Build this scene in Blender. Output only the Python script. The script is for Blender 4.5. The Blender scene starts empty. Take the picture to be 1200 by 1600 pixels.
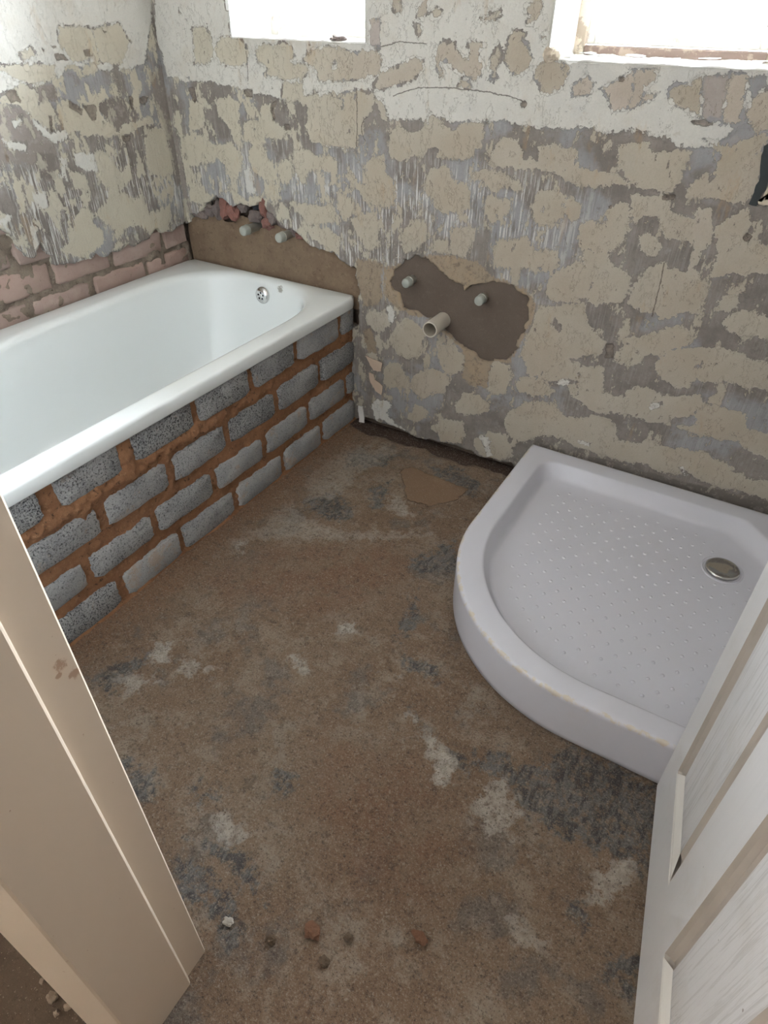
import bpy, math, random
import numpy as np
from mathutils import Vector, noise

random.seed(7); rng = np.random.default_rng(7)
S = bpy.context.scene
COL = S.collection

# ------------------------------------------------------------------ camera
cam = bpy.data.objects.new('camera', bpy.data.cameras.new('camera')); COL.objects.link(cam)
cam.location = (1.989, -1.8747, 1.2993)
cam.rotation_euler = tuple(math.radians(a) for a in (51.6109, -0.6183, 30.7691))
cam.data.sensor_fit = 'VERTICAL'; cam.data.sensor_height = 36.0
cam.data.lens = 36.0 * 1008.45 / 1600; cam.data.clip_start = 0.01
S.camera = cam
# ------------------------------------------------------------------ view
S.view_settings.view_transform = 'Standard'; S.view_settings.look = 'None'
S.view_settings.gamma = 1.0; S.view_settings.use_curve_mapping = False
S.view_settings.exposure = 1.70
# ------------------------------------------------------------------ sky: bright overcast, grey ground below the horizon
w = bpy.data.worlds.new('sky'); S.world = w; w.use_nodes = True
wn = w.node_tree; wn.nodes.clear()
tc = wn.nodes.new('ShaderNodeTexCoord'); sx = wn.nodes.new('ShaderNodeSeparateXYZ')
mr = wn.nodes.new('ShaderNodeMapRange'); mr.inputs[1].default_value = -0.05; mr.inputs[2].default_value = 0.05
mx = wn.nodes.new('ShaderNodeMix'); mx.data_type = 'RGBA'
mx.inputs[6].default_value = (0.42, 0.40, 0.37, 1); mx.inputs[7].default_value = (0.90, 0.97, 1.05, 1)
bg = wn.nodes.new('ShaderNodeBackground'); bg.inputs[1].default_value = 34.0
wo = wn.nodes.new('ShaderNodeOutputWorld')
L = wn.links.new
L(tc.outputs['Generated'], sx.inputs[0]); L(sx.outputs[2], mr.inputs[0]); L(mr.outputs[0], mx.inputs[0])
L(mx.outputs[2], bg.inputs[0]); L(bg.outputs[0], wo.inputs[0])

def portal(name, loc, rot, sx_, sy_):
    d = bpy.data.lights.new(name, 'AREA'); d.shape = 'RECTANGLE'; d.size = sx_; d.size_y = sy_
    d.cycles.is_portal = True
    o = bpy.data.objects.new(name, d); COL.objects.link(o); o.location = loc; o.rotation_euler = rot
R90 = math.pi / 2
portal('daylight_window', (0.5775, 0.24, 1.63), (-R90, 0, 0), 0.50, 0.90)
portal('daylight_window', (1.595, 0.24, 1.63), (-R90, 0, 0), 0.51, 0.90)

# ================================================================== helpers
def loc_of(p):
    return np.array(p.matrix_basis.translation if p is not None and p.parent is None else ((0, 0, 0) if p is None else world(p)))
def world(o):
    t = Vector(o.location)
    while o.parent: o = o.parent; t += o.location
    return np.array(t)
def tag(o, label=None, cat=None, group=None, kind=None):
    if label: o['label'] = label
    if cat: o['category'] = cat
    if group: o['group'] = group
    if kind: o['kind'] = kind
    return o
def empty(name, loc):
    o = bpy.data.objects.new(name, None); COL.objects.link(o); o.location = loc; o.empty_display_size = .05
    return o
def mesh_obj(name, v, f, mat, parent=None, smooth=True, attrs=None, base=None, angle=None):
    """v are world coordinates; the object's origin sits at base (or at its parent's origin)"""
    v = np.asarray(v, float).reshape(-1, 3)
    org = world(parent) if parent is not None else np.array(base if base is not None else (0, 0, 0), float)
    me = bpy.data.meshes.new(name); me.from_pydata((v - org).tolist(), [], [tuple(int(i) for i in q) for q in f])
    me.materials.append(mat)
    if smooth: me.shade_smooth()
    if angle is not None: me.set_sharp_from_angle(angle=math.radians(angle))
    for k, a in (attrs or {}).items():
        at = me.attributes.new(k, 'FLOAT', 'POINT'); at.data.foreach_set('value', np.asarray(a, np.float32))
    me.update()
    o = bpy.data.objects.new(name, me); COL.objects.link(o)
    if parent is not None: o.parent = parent
    else: o.location = org
    return o
class MB:
    def __init__(s): s.v = []; s.f = []
    def add(s, v, f):
        n = len(s.v); s.v += [tuple(map(float, p)) for p in v]; s.f += [tuple(int(i) + n for i in q) for q in f]; return s
    def box(s, a, b, bev=0.0):
        a = np.array(a, float); b = np.array(b, float)
        if bev <= 0:
            v = [(x, y, z) for x in (a[0], b[0]) for y in (a[1], b[1]) for z in (a[2], b[2])]
            return s.add(v, [(0, 1, 3, 2), (4, 6, 7, 5), (0, 4, 5, 1), (2, 3, 7, 6), (0, 2, 6, 4), (1, 5, 7, 3)])
        v, f = rbox(a, b, bev); return s.add(v, f)
    def tube(s, p0, p1, r0, r1=None, n=20, cap0=True, cap1=True):
        p0 = Vector(p0); p1 = Vector(p1); d = (p1 - p0).normalized(); r1 = r0 if r1 is None else r1
        a = d.orthogonal().normalized(); b = d.cross(a)
        v = [tuple(p + r * (math.cos(t) * a + math.sin(t) * b)) for p, r in ((p0, r0), (p1, r1)) for t in [2 * math.pi * i / n for i in range(n)]]
        f = [(i, (i + 1) % n, n + (i + 1) % n, n + i) for i in range(n)]
        if cap0: f.append(tuple(range(n))[::-1])
        if cap1: f.append(tuple(range(n, 2 * n)))
        return s.add(v, f)
    def lathe(s, c, ax, prof, n=32):
        """prof: list of (along axis, radius)"""
        c = Vector(c); d = Vector(ax).normalized(); a = d.orthogonal().normalized(); b = d.cross(a); v = []; f = []
        for h, r in prof:
            v += [tuple(c + d * h + r * (math.cos(2 * math.pi * i / n) * a + math.sin(2 * math.pi * i / n) * b)) for i in range(n)]
        for k in range(len(prof) - 1):
            f += [(k * n + i, k * n + (i + 1) % n, (k + 1) * n + (i + 1) % n, (k + 1) * n + i) for i in range(n)]
        return s.add(v, f)
    def build(s, name, mat, parent=None, **k): return mesh_obj(name, s.v, s.f, mat, parent, **k)
def rbox(a, b, r):
    """box with bevelled edges: 24 vertices, 26 faces"""
    v = []; idx = {}
    for cx in (0, 1):
        for cy in (0, 1):
            for cz in (0, 1):
                c = np.array([(a, b)[cx][0], (a, b)[cy][1], (a, b)[cz][2]]); sgn = np.array([1 - 2 * cx, 1 - 2 * cy, 1 - 2 * cz]) * r
                for ax in range(3):
                    p = c + sgn; p[ax] = c[ax]; idx[(cx, cy, cz, ax)] = len(v); v.append(p)
    f = []
    I = idx
    for ax in range(3):
        o = [i for i in range(3) if i != ax]
        for s_ in (0, 1):
            q = []
            for u_, w_ in ((0, 0), (1, 0), (1, 1), (0, 1)):
                k = [0, 0, 0]; k[ax] = s_; k[o[0]] = u_; k[o[1]] = w_; q.append(I[(*k, ax)])
            f.append(q)
        for u_ in (0, 1):
            for w_ in (0, 1):
                k0 = [0, 0, 0]; k0[o[0]] = u_; k0[o[1]] = w_; k1 = list(k0); k1[ax] = 1
                f.append([I[(*k0, o[0])], I[(*k1, o[0])], I[(*k1, o[1])], I[(*k0, o[1])]])
    for c in [(x, y, z) for x in (0, 1) for y in (0, 1) for z in (0, 1)]:
        f.append([I[(*c, 0)], I[(*c, 1)], I[(*c, 2)]])
    ctr = (np.array(a) + np.array(b)) / 2; V = np.array(v); out = []
    for q in f:
        P = V[q]; n = np.cross(P[1] - P[0], P[2] - P[0])
        out.append(q if n @ (P.mean(0) - ctr) > 0 else q[::-1])
    return V, out
def fbm(pts, sc, octv=4, seed=0.0):
    o = Vector((seed * 7.3, seed * 3.1, seed * 1.7))
    return np.array([noise.fractal(Vector(p) * sc + o, 1.0, 2.0, octv, noise_basis='PERLIN_ORIGINAL') for p in pts])
def poly_sd(P, poly, near=False):
    """signed distance (positive inside) of points P (n,2) to a polygon"""
    A = np.asarray(poly, float); B = np.roll(A, -1, 0); best = np.full(len(P), 1e9); ins = np.zeros(len(P), bool)
    NP = np.zeros_like(P)
    for a, b in zip(A, B):
        d = b - a; t = np.clip(((P - a) @ d) / (d @ d + 1e-12), 0, 1); q = a + t[:, None] * d
        D = np.hypot(*(P - q).T); m = D < best; best[m] = D[m]; NP[m] = q[m]
        c = (a[1] > P[:, 1]) != (b[1] > P[:, 1])
        with np.errstate(divide='ignore', invalid='ignore'):
            ins ^= c & (P[:, 0] < (b[0] - a[0]) * (P[:, 1] - a[1]) / (b[1] - a[1] + 1e-15) + a[0])
    s = np.where(ins, best, -best)
    return (s, NP) if near else s
def rough_poly(poly, step=.008, amp=.006, seed=0):
    """a polygon with a broken edge: subdivided and jittered"""
    A = [np.array(p) for p in poly]; out = []
    for a, b in zip(A, A[1:] + A[:1]):
        n = max(1, int(np.hypot(*(b - a)) / step))
        for i in range(n): out.append(a + (b - a) * i / n)
    out = np.array(out)
    P3 = np.c_[out, np.full(len(out), seed * 1.37)]
    return out + amp * np.c_[fbm(P3, 30, 3, 1), fbm(P3, 30, 3, 2)] * 1.6

# ================================================================== surface marks read off the walls and floor (metres)
BACK_MARKS=[
 ('W',0.20,[(0.077,1.527),(1.962,1.457),(2.090,1.159),(1.865,1.122),(1.804,1.065),(1.770,1.041),(1.707,1.035),(1.659,1.047),(1.588,1.058),(1.534,1.049),(1.471,1.051),(1.345,1.047),(1.246,1.050),(1.182,1.048),(1.106,1.038),(1.011,1.037),(0.902,1.029),(0.848,1.096),(0.750,1.090),(0.703,1.060),(0.647,1.089),(0.594,1.070),(0.506,1.055),(0.462,1.062),(0.398,1.062),(0.347,1.073),(0.256,1.085),(0.144,1.084),(0.036,1.091),(0.015,1.195)]),
 ('C',0.40,[(0.177,1.226),(0.232,1.230),(0.257,1.204),(0.257,1.158),(0.224,1.132),(0.165,1.132)]),
 ('C',0.50,[(0.297,1.208),(0.373,1.205),(0.402,1.174),(0.389,1.141),(0.344,1.131),(0.279,1.137),(0.256,1.174)]),
 ('C',0.50,[(0.428,1.180),(0.471,1.200),(0.494,1.190),(0.536,1.202),(0.566,1.193),(0.575,1.170),(0.558,1.154),(0.617,1.151),(0.623,1.136),(0.598,1.113),(0.533,1.107),(0.457,1.117),(0.471,1.134),(0.432,1.149)]),
 ('C',0.60,[(0.602,1.161),(0.635,1.187),(0.695,1.197),(0.739,1.191),(0.796,1.183),(0.810,1.196),(0.845,1.197),(0.869,1.181),(0.869,1.137),(0.795,1.121),(0.660,1.109),(0.643,1.142)]),
 ('W',0.20,[(0.708,1.162),(0.723,1.163),(0.721,1.143),(0.709,1.142)]),
 ('C',0.65,[(0.873,1.147),(0.920,1.159),(0.973,1.182),(1.002,1.176),(1.004,1.153),(0.968,1.127),(0.915,1.114),(0.859,1.099),(0.845,1.113)]),
 ('C',0.30,[(0.525,1.104),(0.598,1.108),(0.602,1.068),(0.674,1.080),(0.689,1.086),(0.734,1.068),(0.733,1.041),(0.749,1.053),(0.734,1.078),(0.787,1.097),(0.841,1.090),(0.845,1.048),(0.808,1.024),(0.808,0.991),(0.792,0.979),(0.784,0.944),(0.729,0.940),(0.682,0.941),(0.617,0.947),(0.604,0.987),(0.612,1.044),(0.552,1.051),(0.512,1.060)]),
 ('C',0.60,[(1.032,1.182),(1.045,1.210),(1.058,1.217),(1.093,1.218),(1.096,1.205),(1.121,1.187),(1.134,1.188),(1.138,1.198),(1.132,1.210),(1.131,1.221),(1.167,1.218),(1.181,1.214),(1.164,1.204),(1.164,1.187),(1.179,1.174),(1.175,1.150),(1.153,1.142),(1.125,1.148),(1.096,1.157),(1.068,1.178),(1.054,1.173),(1.058,1.159),(1.068,1.154),(1.068,1.145),(1.054,1.144)]),
 ('C',0.50,[(1.116,1.140),(1.140,1.134),(1.150,1.123),(1.128,1.118),(1.108,1.122)]),
 ('C',0.40,[(1.193,1.185),(1.208,1.205),(1.215,1.219),(1.229,1.193),(1.221,1.176),(1.213,1.166),(1.218,1.147),(1.202,1.145),(1.207,1.159),(1.191,1.165),(1.199,1.175)]),
 ('C',0.30,[(1.239,1.232),(1.250,1.245),(1.266,1.246),(1.284,1.240),(1.278,1.227),(1.292,1.212),(1.309,1.189),(1.299,1.169),(1.276,1.155),(1.253,1.161),(1.232,1.187),(1.238,1.210)]),
 ('C',0.35,[(1.316,1.167),(1.329,1.190),(1.353,1.194),(1.395,1.186),(1.407,1.177),(1.404,1.158),(1.393,1.131),(1.366,1.119),(1.341,1.121),(1.332,1.138),(1.319,1.150)]),
 ('C',0.40,[(1.273,1.286),(1.290,1.304),(1.309,1.310),(1.317,1.287),(1.303,1.271),(1.294,1.256),(1.279,1.259),(1.288,1.276)]),
 ('C',0.50,[(0.978,1.266),(0.979,1.289),(0.997,1.299),(0.999,1.308),(1.015,1.308),(1.007,1.289),(1.008,1.273),(0.990,1.262)]),
 ('C',0.50,[(1.017,1.278),(1.035,1.288),(1.051,1.280),(1.045,1.267),(1.027,1.265)]),
 ('C',0.50,[(0.899,1.307),(0.931,1.308),(0.932,1.281),(0.917,1.271),(0.905,1.281)]),
 ('C',0.50,[(1.157,1.266),(1.182,1.274),(1.211,1.285),(1.214,1.273),(1.188,1.263)]),
 ('C',0.50,[(0.969,1.254),(0.988,1.252),(0.996,1.239),(0.985,1.222),(0.979,1.235)]),
 ('C',0.40,[(1.322,1.235),(1.333,1.241),(1.343,1.229),(1.334,1.221)]),
 ('C',0.50,[(0.854,1.074),(0.875,1.079),(0.889,1.049),(0.886,1.029),(0.870,1.032)]),
 ('G',0.50,[(0.810,1.015),(0.826,1.032),(0.854,1.022),(0.897,1.026),(0.903,0.990),(0.876,0.950),(0.826,0.920),(0.803,0.969)]),
 ('M',0.80,[(0.829,1.258),(0.866,1.260),(0.866,1.201),(0.828,1.202)]),
 ('C',0.80,[(1.419,1.139),(1.452,1.164),(1.469,1.149),(1.469,1.126),(1.427,1.119)]),
 ('C',0.95,[(1.490,1.139),(1.531,1.160),(1.558,1.180),(1.571,1.128),(1.559,1.100),(1.528,1.094),(1.513,1.121)]),
 ('C',0.80,[(1.560,1.180),(1.610,1.183),(1.615,1.161),(1.593,1.145),(1.592,1.114),(1.568,1.100),(1.562,1.108),(1.569,1.136)]),
 ('C',0.80,[(1.588,1.133),(1.622,1.135),(1.617,1.123),(1.591,1.118)]),
 ('C',0.30,[(1.649,1.148),(1.660,1.156),(1.693,1.157),(1.701,1.172),(1.712,1.176),(1.722,1.130),(1.733,1.093),(1.699,1.109),(1.671,1.115),(1.650,1.129)]),
 ('M',0.60,[(1.712,1.176),(1.768,1.179),(1.777,1.151),(1.776,1.129),(1.775,1.092),(1.737,1.093)]),
 ('C',0.70,[(1.769,1.181),(1.806,1.183),(1.811,1.142),(1.821,1.088),(1.780,1.088),(1.774,1.140)]),
 ('G',0.70,[(1.806,1.181),(1.843,1.186),(1.850,1.166),(1.827,1.143),(1.810,1.156)]),
 ('C',0.50,[(1.831,1.143),(1.882,1.181),(1.917,1.084),(1.852,1.079),(1.823,1.107)]),
 ('C',0.40,[(1.352,1.004),(1.414,1.009),(1.460,1.005),(1.456,0.974),(1.490,0.959),(1.573,0.964),(1.608,0.941),(1.551,0.930),(1.461,0.924),(1.415,0.947),(1.361,0.950)]),
 ('C',0.30,[(1.559,1.022),(1.621,1.036),(1.646,1.014),(1.689,1.022),(1.727,1.025),(1.729,0.988),(1.712,0.936),(1.648,0.932),(1.605,0.950),(1.571,0.972)]),
 ('C',0.40,[(1.745,0.948),(1.778,0.985),(1.794,0.962),(1.823,1.006),(1.842,1.024),(1.879,1.035),(1.892,1.021),(1.890,0.956),(1.882,0.930),(1.816,0.935),(1.753,0.923)]),
 ('C',0.20,[(1.749,1.055),(1.811,1.045),(1.846,1.063),(1.879,1.081),(1.887,1.059),(1.858,1.026),(1.814,0.981),(1.795,0.987),(1.808,1.029)]),
 ('C',0.30,[(0.898,0.989),(0.924,1.020),(0.972,1.007),(1.012,1.022),(1.031,1.055),(1.067,1.042),(1.103,1.018),(1.126,1.039),(1.154,1.045),(1.187,1.040),(1.197,1.014),(1.184,0.982),(1.172,0.961),(1.134,0.950),(1.074,0.948),(1.058,0.950),(1.067,0.971),(1.036,0.973),(1.011,0.950),(0.969,0.938),(0.915,0.928),(0.899,0.948)]),
 ('C',0.30,[(0.808,0.901),(0.843,0.930),(0.877,0.925),(0.883,0.891),(0.917,0.873),(0.924,0.806),(0.872,0.795),(0.825,0.794),(0.790,0.826),(0.790,0.854),(0.825,0.849),(0.837,0.877)]),
 ('C',0.25,[(0.789,0.765),(0.825,0.775),(0.855,0.741),(0.861,0.673),(0.824,0.647),(0.800,0.683)]),
 ('C',0.30,[(1.025,0.897),(1.045,0.916),(1.085,0.929),(1.106,0.918),(1.119,0.895),(1.159,0.895),(1.172,0.872),(1.171,0.829),(1.126,0.810),(1.090,0.801),(1.062,0.810),(1.039,0.843),(1.024,0.863)]),
 ('C',0.25,[(0.949,0.725),(0.982,0.768),(1.020,0.782),(1.043,0.767),(1.046,0.725),(1.019,0.698),(0.986,0.673),(0.957,0.668),(0.944,0.696)]),
 ('C',0.45,[(1.114,0.759),(1.156,0.774),(1.202,0.776),(1.196,0.734),(1.184,0.700),(1.159,0.682),(1.121,0.685)]),
 ('C',0.30,[(1.062,0.728),(1.117,0.732),(1.120,0.690),(1.065,0.686)]),
 ('C',0.35,[(1.171,0.921),(1.214,0.930),(1.262,0.935),(1.282,0.925),(1.312,0.912),(1.323,0.898),(1.297,0.886),(1.266,0.899),(1.255,0.873),(1.230,0.879),(1.219,0.894),(1.202,0.912),(1.179,0.897)]),
 ('C',0.35,[(1.213,0.860),(1.236,0.875),(1.271,0.867),(1.300,0.866),(1.303,0.846),(1.287,0.818),(1.285,0.801),(1.255,0.797),(1.229,0.806),(1.220,0.839)]),
 ('C',0.45,[(1.222,0.950),(1.235,0.998),(1.250,1.018),(1.297,1.015),(1.317,0.971),(1.393,0.971),(1.395,0.956),(1.334,0.946),(1.283,0.949),(1.237,0.940)]),
 ('C',0.30,[(1.266,0.709),(1.252,0.739),(1.275,0.760),(1.315,0.757),(1.356,0.777),(1.380,0.745),(1.432,0.749),(1.441,0.702),(1.266,0.671)]),
 ('C',0.25,[(1.360,0.861),(1.376,0.896),(1.410,0.905),(1.448,0.896),(1.446,0.872),(1.456,0.852),(1.438,0.822),(1.390,0.810),(1.365,0.829)]),
 ('C',0.30,[(1.455,0.879),(1.465,0.896),(1.496,0.876),(1.493,0.846),(1.471,0.835),(1.456,0.858)]),
 ('C',0.35,[(1.504,0.793),(1.507,0.832),(1.545,0.848),(1.561,0.877),(1.589,0.901),(1.618,0.894),(1.634,0.839),(1.628,0.806),(1.600,0.780),(1.562,0.768),(1.508,0.771)]),
 ('C',0.35,[(1.315,0.759),(1.358,0.774),(1.389,0.741),(1.455,0.763),(1.462,0.705),(1.429,0.694),(1.393,0.681),(1.362,0.706),(1.346,0.635),(1.333,0.633)]),
 ('C',0.35,[(1.441,0.628),(1.443,0.690),(1.477,0.708),(1.528,0.734),(1.521,0.767),(1.585,0.772),(1.615,0.743),(1.669,0.707),(1.667,0.671),(1.661,0.646),(1.593,0.626),(1.553,0.643),(1.519,0.624),(1.469,0.614)]),
 ('C',0.40,[(1.617,0.919),(1.689,0.928),(1.728,0.898),(1.785,0.876),(1.796,0.857),(1.796,0.806),(1.777,0.834),(1.731,0.832),(1.710,0.850),(1.693,0.873),(1.661,0.874),(1.640,0.851)]),
 ('C',0.40,[(1.657,0.827),(1.683,0.831),(1.717,0.804),(1.717,0.782),(1.691,0.778),(1.668,0.802)]),
 ('C',0.40,[(1.703,0.753),(1.732,0.768),(1.744,0.765),(1.757,0.756),(1.819,0.762),(1.857,0.741),(1.863,0.687),(1.866,0.658),(1.820,0.649),(1.772,0.621),(1.746,0.633),(1.711,0.632),(1.672,0.648),(1.678,0.697)]),
 ('C',0.60,[(1.782,0.905),(1.814,0.914),(1.831,0.842),(1.817,0.788),(1.804,0.759),(1.791,0.841)]),
 ('C',0.40,[(1.836,0.873),(1.889,0.919),(1.912,0.894),(1.909,0.859),(1.961,0.847),(2.004,0.854),(2.027,0.793),(1.919,0.769),(1.862,0.758),(1.854,0.815)]),
 ('C',0.40,[(1.905,0.717),(1.933,0.728),(1.946,0.703),(1.924,0.676),(1.893,0.676)]),
 ('C',0.35,[(1.918,0.646),(1.956,0.688),(1.989,0.679),(2.064,0.689),(2.079,0.648),(1.969,0.617),(1.933,0.632)]),
 ('C',0.35,[(1.395,0.450),(1.428,0.587),(1.556,0.625),(1.575,0.566),(1.640,0.528),(1.636,0.488),(1.565,0.456),(1.392,0.421)]),
 ('C',0.35,[(1.691,0.521),(1.729,0.562),(1.779,0.592),(1.824,0.614),(1.848,0.607),(1.860,0.567),(1.805,0.542),(1.743,0.507)]),
 ('G',0.50,[(1.466,0.542),(1.478,0.565),(1.504,0.550),(1.504,0.514),(1.486,0.520)]),
 ('C',0.30,[(1.665,0.501),(1.714,0.526),(1.756,0.504),(1.755,0.484),(1.715,0.470),(1.676,0.477)]),
 ('C',0.35,[(1.660,0.546),(1.716,0.565),(1.762,0.550),(1.789,0.600),(1.833,0.604),(1.857,0.579),(1.825,0.553),(1.799,0.521),(1.764,0.519),(1.712,0.532)]),
 ('C',0.35,[(1.787,0.498),(1.821,0.545),(1.877,0.565),(1.927,0.583),(1.991,0.580),(2.032,0.566),(2.108,0.567),(2.132,0.500),(2.084,0.493),(2.033,0.486),(1.976,0.496),(1.949,0.475),(1.904,0.476),(1.890,0.446),(1.855,0.443),(1.817,0.453)]),
 ('C',0.35,[(1.392,0.324),(1.404,0.342),(1.438,0.359),(1.481,0.356),(1.520,0.336),(1.509,0.318),(1.447,0.301),(1.402,0.304)]),
 ('C',0.35,[(1.405,0.431),(1.485,0.451),(1.580,0.446),(1.592,0.356),(1.583,0.332),(1.555,0.368),(1.509,0.356),(1.457,0.372),(1.422,0.370)]),
 ('C',0.40,[(1.583,0.433),(1.651,0.450),(1.669,0.370),(1.726,0.372),(1.752,0.422),(1.803,0.415),(1.831,0.402),(1.884,0.424),(1.927,0.436),(1.957,0.411),(1.919,0.365),(1.852,0.323),(1.817,0.315),(1.752,0.321),(1.690,0.303),(1.651,0.299),(1.597,0.328)]),
 ('C',0.35,[(1.924,0.387),(1.978,0.417),(2.057,0.414),(2.079,0.366),(2.177,0.377),(2.211,0.283),(2.154,0.292),(2.078,0.316),(2.062,0.332),(2.010,0.315),(1.963,0.314),(1.901,0.323),(1.943,0.344)]),
 ('C',0.35,[(1.512,0.257),(1.576,0.261),(1.624,0.267),(1.653,0.292),(1.722,0.282),(1.747,0.229),(1.788,0.226),(1.832,0.257),(1.873,0.247),(1.956,0.260),(1.990,0.264),(2.062,0.244),(2.091,0.225),(2.121,0.221),(2.225,0.244),(2.259,0.151),(2.125,0.175),(2.046,0.161),(1.984,0.185),(1.909,0.158),(1.854,0.170),(1.777,0.159),(1.723,0.157),(1.667,0.162),(1.609,0.167),(1.534,0.175),(1.463,0.152),(1.453,0.263)]),
 ('C',0.40,[(1.431,0.265),(1.513,0.296),(1.561,0.264),(1.518,0.186),(1.450,0.140),(1.411,0.084),(1.393,0.213)]),
 ('W',0.50,[(1.629,0.190),(1.667,0.190),(1.667,0.178),(1.635,0.180)]),
 ('W',0.50,[(1.938,0.192),(1.949,0.196),(1.974,0.174),(1.964,0.166)]),
 ('W',0.60,[(1.508,0.363),(1.545,0.384),(1.586,0.384),(1.555,0.368),(1.516,0.354)]),
 ('W',0.60,[(1.808,0.371),(1.835,0.386),(1.834,0.368),(1.816,0.355)]),
 ('C',0.25,[(0.891,0.246),(0.917,0.280),(0.963,0.283),(0.991,0.240),(0.979,0.199),(0.919,0.176),(0.888,0.187)]),
 ('C',0.45,[(0.999,0.204),(1.022,0.267),(1.084,0.296),(1.140,0.298),(1.155,0.260),(1.133,0.223),(1.078,0.194),(1.060,0.170),(1.027,0.180)]),
 ('O',0.35,[(1.199,0.377),(1.291,0.383),(1.304,0.323),(1.297,0.286),(1.245,0.278),(1.201,0.296)]),
 ('C',0.35,[(1.106,0.389),(1.185,0.408),(1.199,0.377),(1.198,0.325),(1.171,0.297),(1.121,0.305),(1.106,0.343)]),
 ('C',0.35,[(1.296,0.339),(1.314,0.377),(1.358,0.378),(1.376,0.331),(1.360,0.286),(1.328,0.265),(1.298,0.275)]),
 ('C',0.35,[(1.180,0.186),(1.218,0.240),(1.271,0.255),(1.309,0.229),(1.313,0.200),(1.262,0.169),(1.189,0.156)]),
 ('C',0.35,[(1.003,0.100),(1.029,0.138),(1.075,0.135),(1.077,0.102),(1.032,0.072),(0.998,0.071)]),
 ('C',0.40,[(1.093,0.060),(1.135,0.114),(1.217,0.132),(1.237,0.079),(1.219,0.039),(1.142,0.021),(1.126,0.057)]),
 ('C',0.40,[(1.272,0.077),(1.323,0.120),(1.382,0.126),(1.411,0.084),(1.416,0.052),(1.378,0.018),(1.316,0.017),(1.277,0.031)]),
 ('C',0.35,[(1.370,0.173),(1.391,0.229),(1.443,0.256),(1.492,0.294),(1.513,0.169),(1.452,0.123),(1.401,0.119)]),
 ('C',0.35,[(1.394,0.324),(1.406,0.351),(1.479,0.370),(1.488,0.316),(1.436,0.301)]),
 ('C',0.30,[(0.942,0.350),(1.042,0.374),(1.032,0.330),(0.982,0.306),(0.949,0.322)]),
 ('W',0.60,[(0.839,0.086),(0.864,0.120),(0.906,0.126),(0.931,0.103),(0.900,0.076),(0.936,0.038),(1.000,0.016),(0.929,0.022),(0.879,0.035),(0.858,0.021),(0.843,0.045)]),
 ('W',0.60,[(1.289,0.089),(1.307,0.102),(1.333,0.084),(1.324,0.054),(1.345,0.034),(1.328,0.022),(1.313,0.050)]),
 ('O',0.30,[(0.883,0.611),(0.958,0.630),(1.053,0.676),(1.132,0.692),(1.217,0.680),(1.265,0.648),(1.372,0.633),(1.414,0.595),(1.411,0.536),(1.380,0.454),(1.362,0.397),(1.298,0.375),(1.286,0.365),(1.218,0.354),(1.155,0.421),(1.059,0.473),(0.979,0.469),(0.918,0.496),(0.887,0.523)]),
 ('C',0.25,[(0.924,0.403),(0.972,0.454),(1.016,0.450),(1.047,0.417),(1.043,0.360),(0.992,0.305),(0.945,0.322),(0.929,0.361)]),
 ('C',0.45,[(0.810,0.426),(0.849,0.459),(0.903,0.460),(0.912,0.414),(0.865,0.375),(0.818,0.386)]),
 ('O',0.15,[(0.766,0.617),(0.827,0.627),(0.879,0.617),(0.880,0.515),(0.857,0.471),(0.810,0.468),(0.780,0.522)]),
 ('O',0.20,[(0.801,0.375),(0.834,0.397),(0.850,0.357),(0.858,0.301),(0.825,0.301),(0.805,0.333)]),
 ('C',0.20,[(0.235,1.038),(0.296,1.051),(0.336,1.030),(0.324,0.913),(0.297,0.931),(0.280,0.964),(0.243,1.000)]),
 ('C',0.25,[(0.120,1.031),(0.180,1.025),(0.173,0.956),(0.098,0.940)]),
 ('C',0.20,[(0.052,0.915),(0.144,0.933),(0.200,0.902),(0.280,0.919),(0.319,0.887),(0.308,0.818),(0.283,0.805),(0.250,0.839),(0.215,0.862),(0.105,0.829),(0.038,0.828)]),
 ('C',0.20,[(0.057,0.768),(0.116,0.769),(0.157,0.729),(0.128,0.708),(0.043,0.709)]),
 ('C',0.20,[(0.254,0.774),(0.312,0.748),(0.399,0.770),(0.410,0.738),(0.339,0.724),(0.270,0.732)]),
 ('C',0.20,[(0.368,0.917),(0.413,0.931),(0.436,0.888),(0.463,0.870),(0.479,0.821),(0.413,0.819),(0.365,0.845),(0.355,0.880)]),
 ('C',0.20,[(0.427,1.032),(0.470,1.043),(0.478,0.998),(0.530,0.974),(0.499,0.943),(0.458,0.949),(0.418,0.960)]),
 ('C',0.20,[(0.545,0.923),(0.593,0.927),(0.625,0.916),(0.696,0.913),(0.715,0.901),(0.706,0.837),(0.680,0.833),(0.688,0.874),(0.635,0.873),(0.595,0.869),(0.584,0.823),(0.559,0.850),(0.535,0.888)]),
 ('C',0.20,[(0.508,0.761),(0.593,0.762),(0.690,0.774),(0.702,0.734),(0.659,0.707),(0.589,0.702),(0.549,0.735)]),
 ('C',0.25,[(0.560,0.698),(0.617,0.701),(0.659,0.707),(0.713,0.676),(0.704,0.625),(0.649,0.639),(0.600,0.654)]),
 ('C',0.25,[(0.733,0.869),(0.759,0.881),(0.821,0.830),(0.853,0.790),(0.840,0.773),(0.796,0.822)]),
 ('C',0.25,[(0.816,0.892),(0.846,0.927),(0.882,0.940),(0.884,0.794),(0.834,0.792),(0.822,0.850)]),
 ('C',0.25,[(0.762,0.742),(0.808,0.769),(0.859,0.781),(0.866,0.684),(0.820,0.660),(0.781,0.692)]),
 ('C',0.25,[(0.021,0.826),(0.074,0.837),(0.090,0.800),(0.056,0.763),(0.021,0.759)]),
 ('C',0.20,[(0.349,0.979),(0.414,0.989),(0.428,0.932),(0.383,0.918),(0.342,0.934)]),
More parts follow.
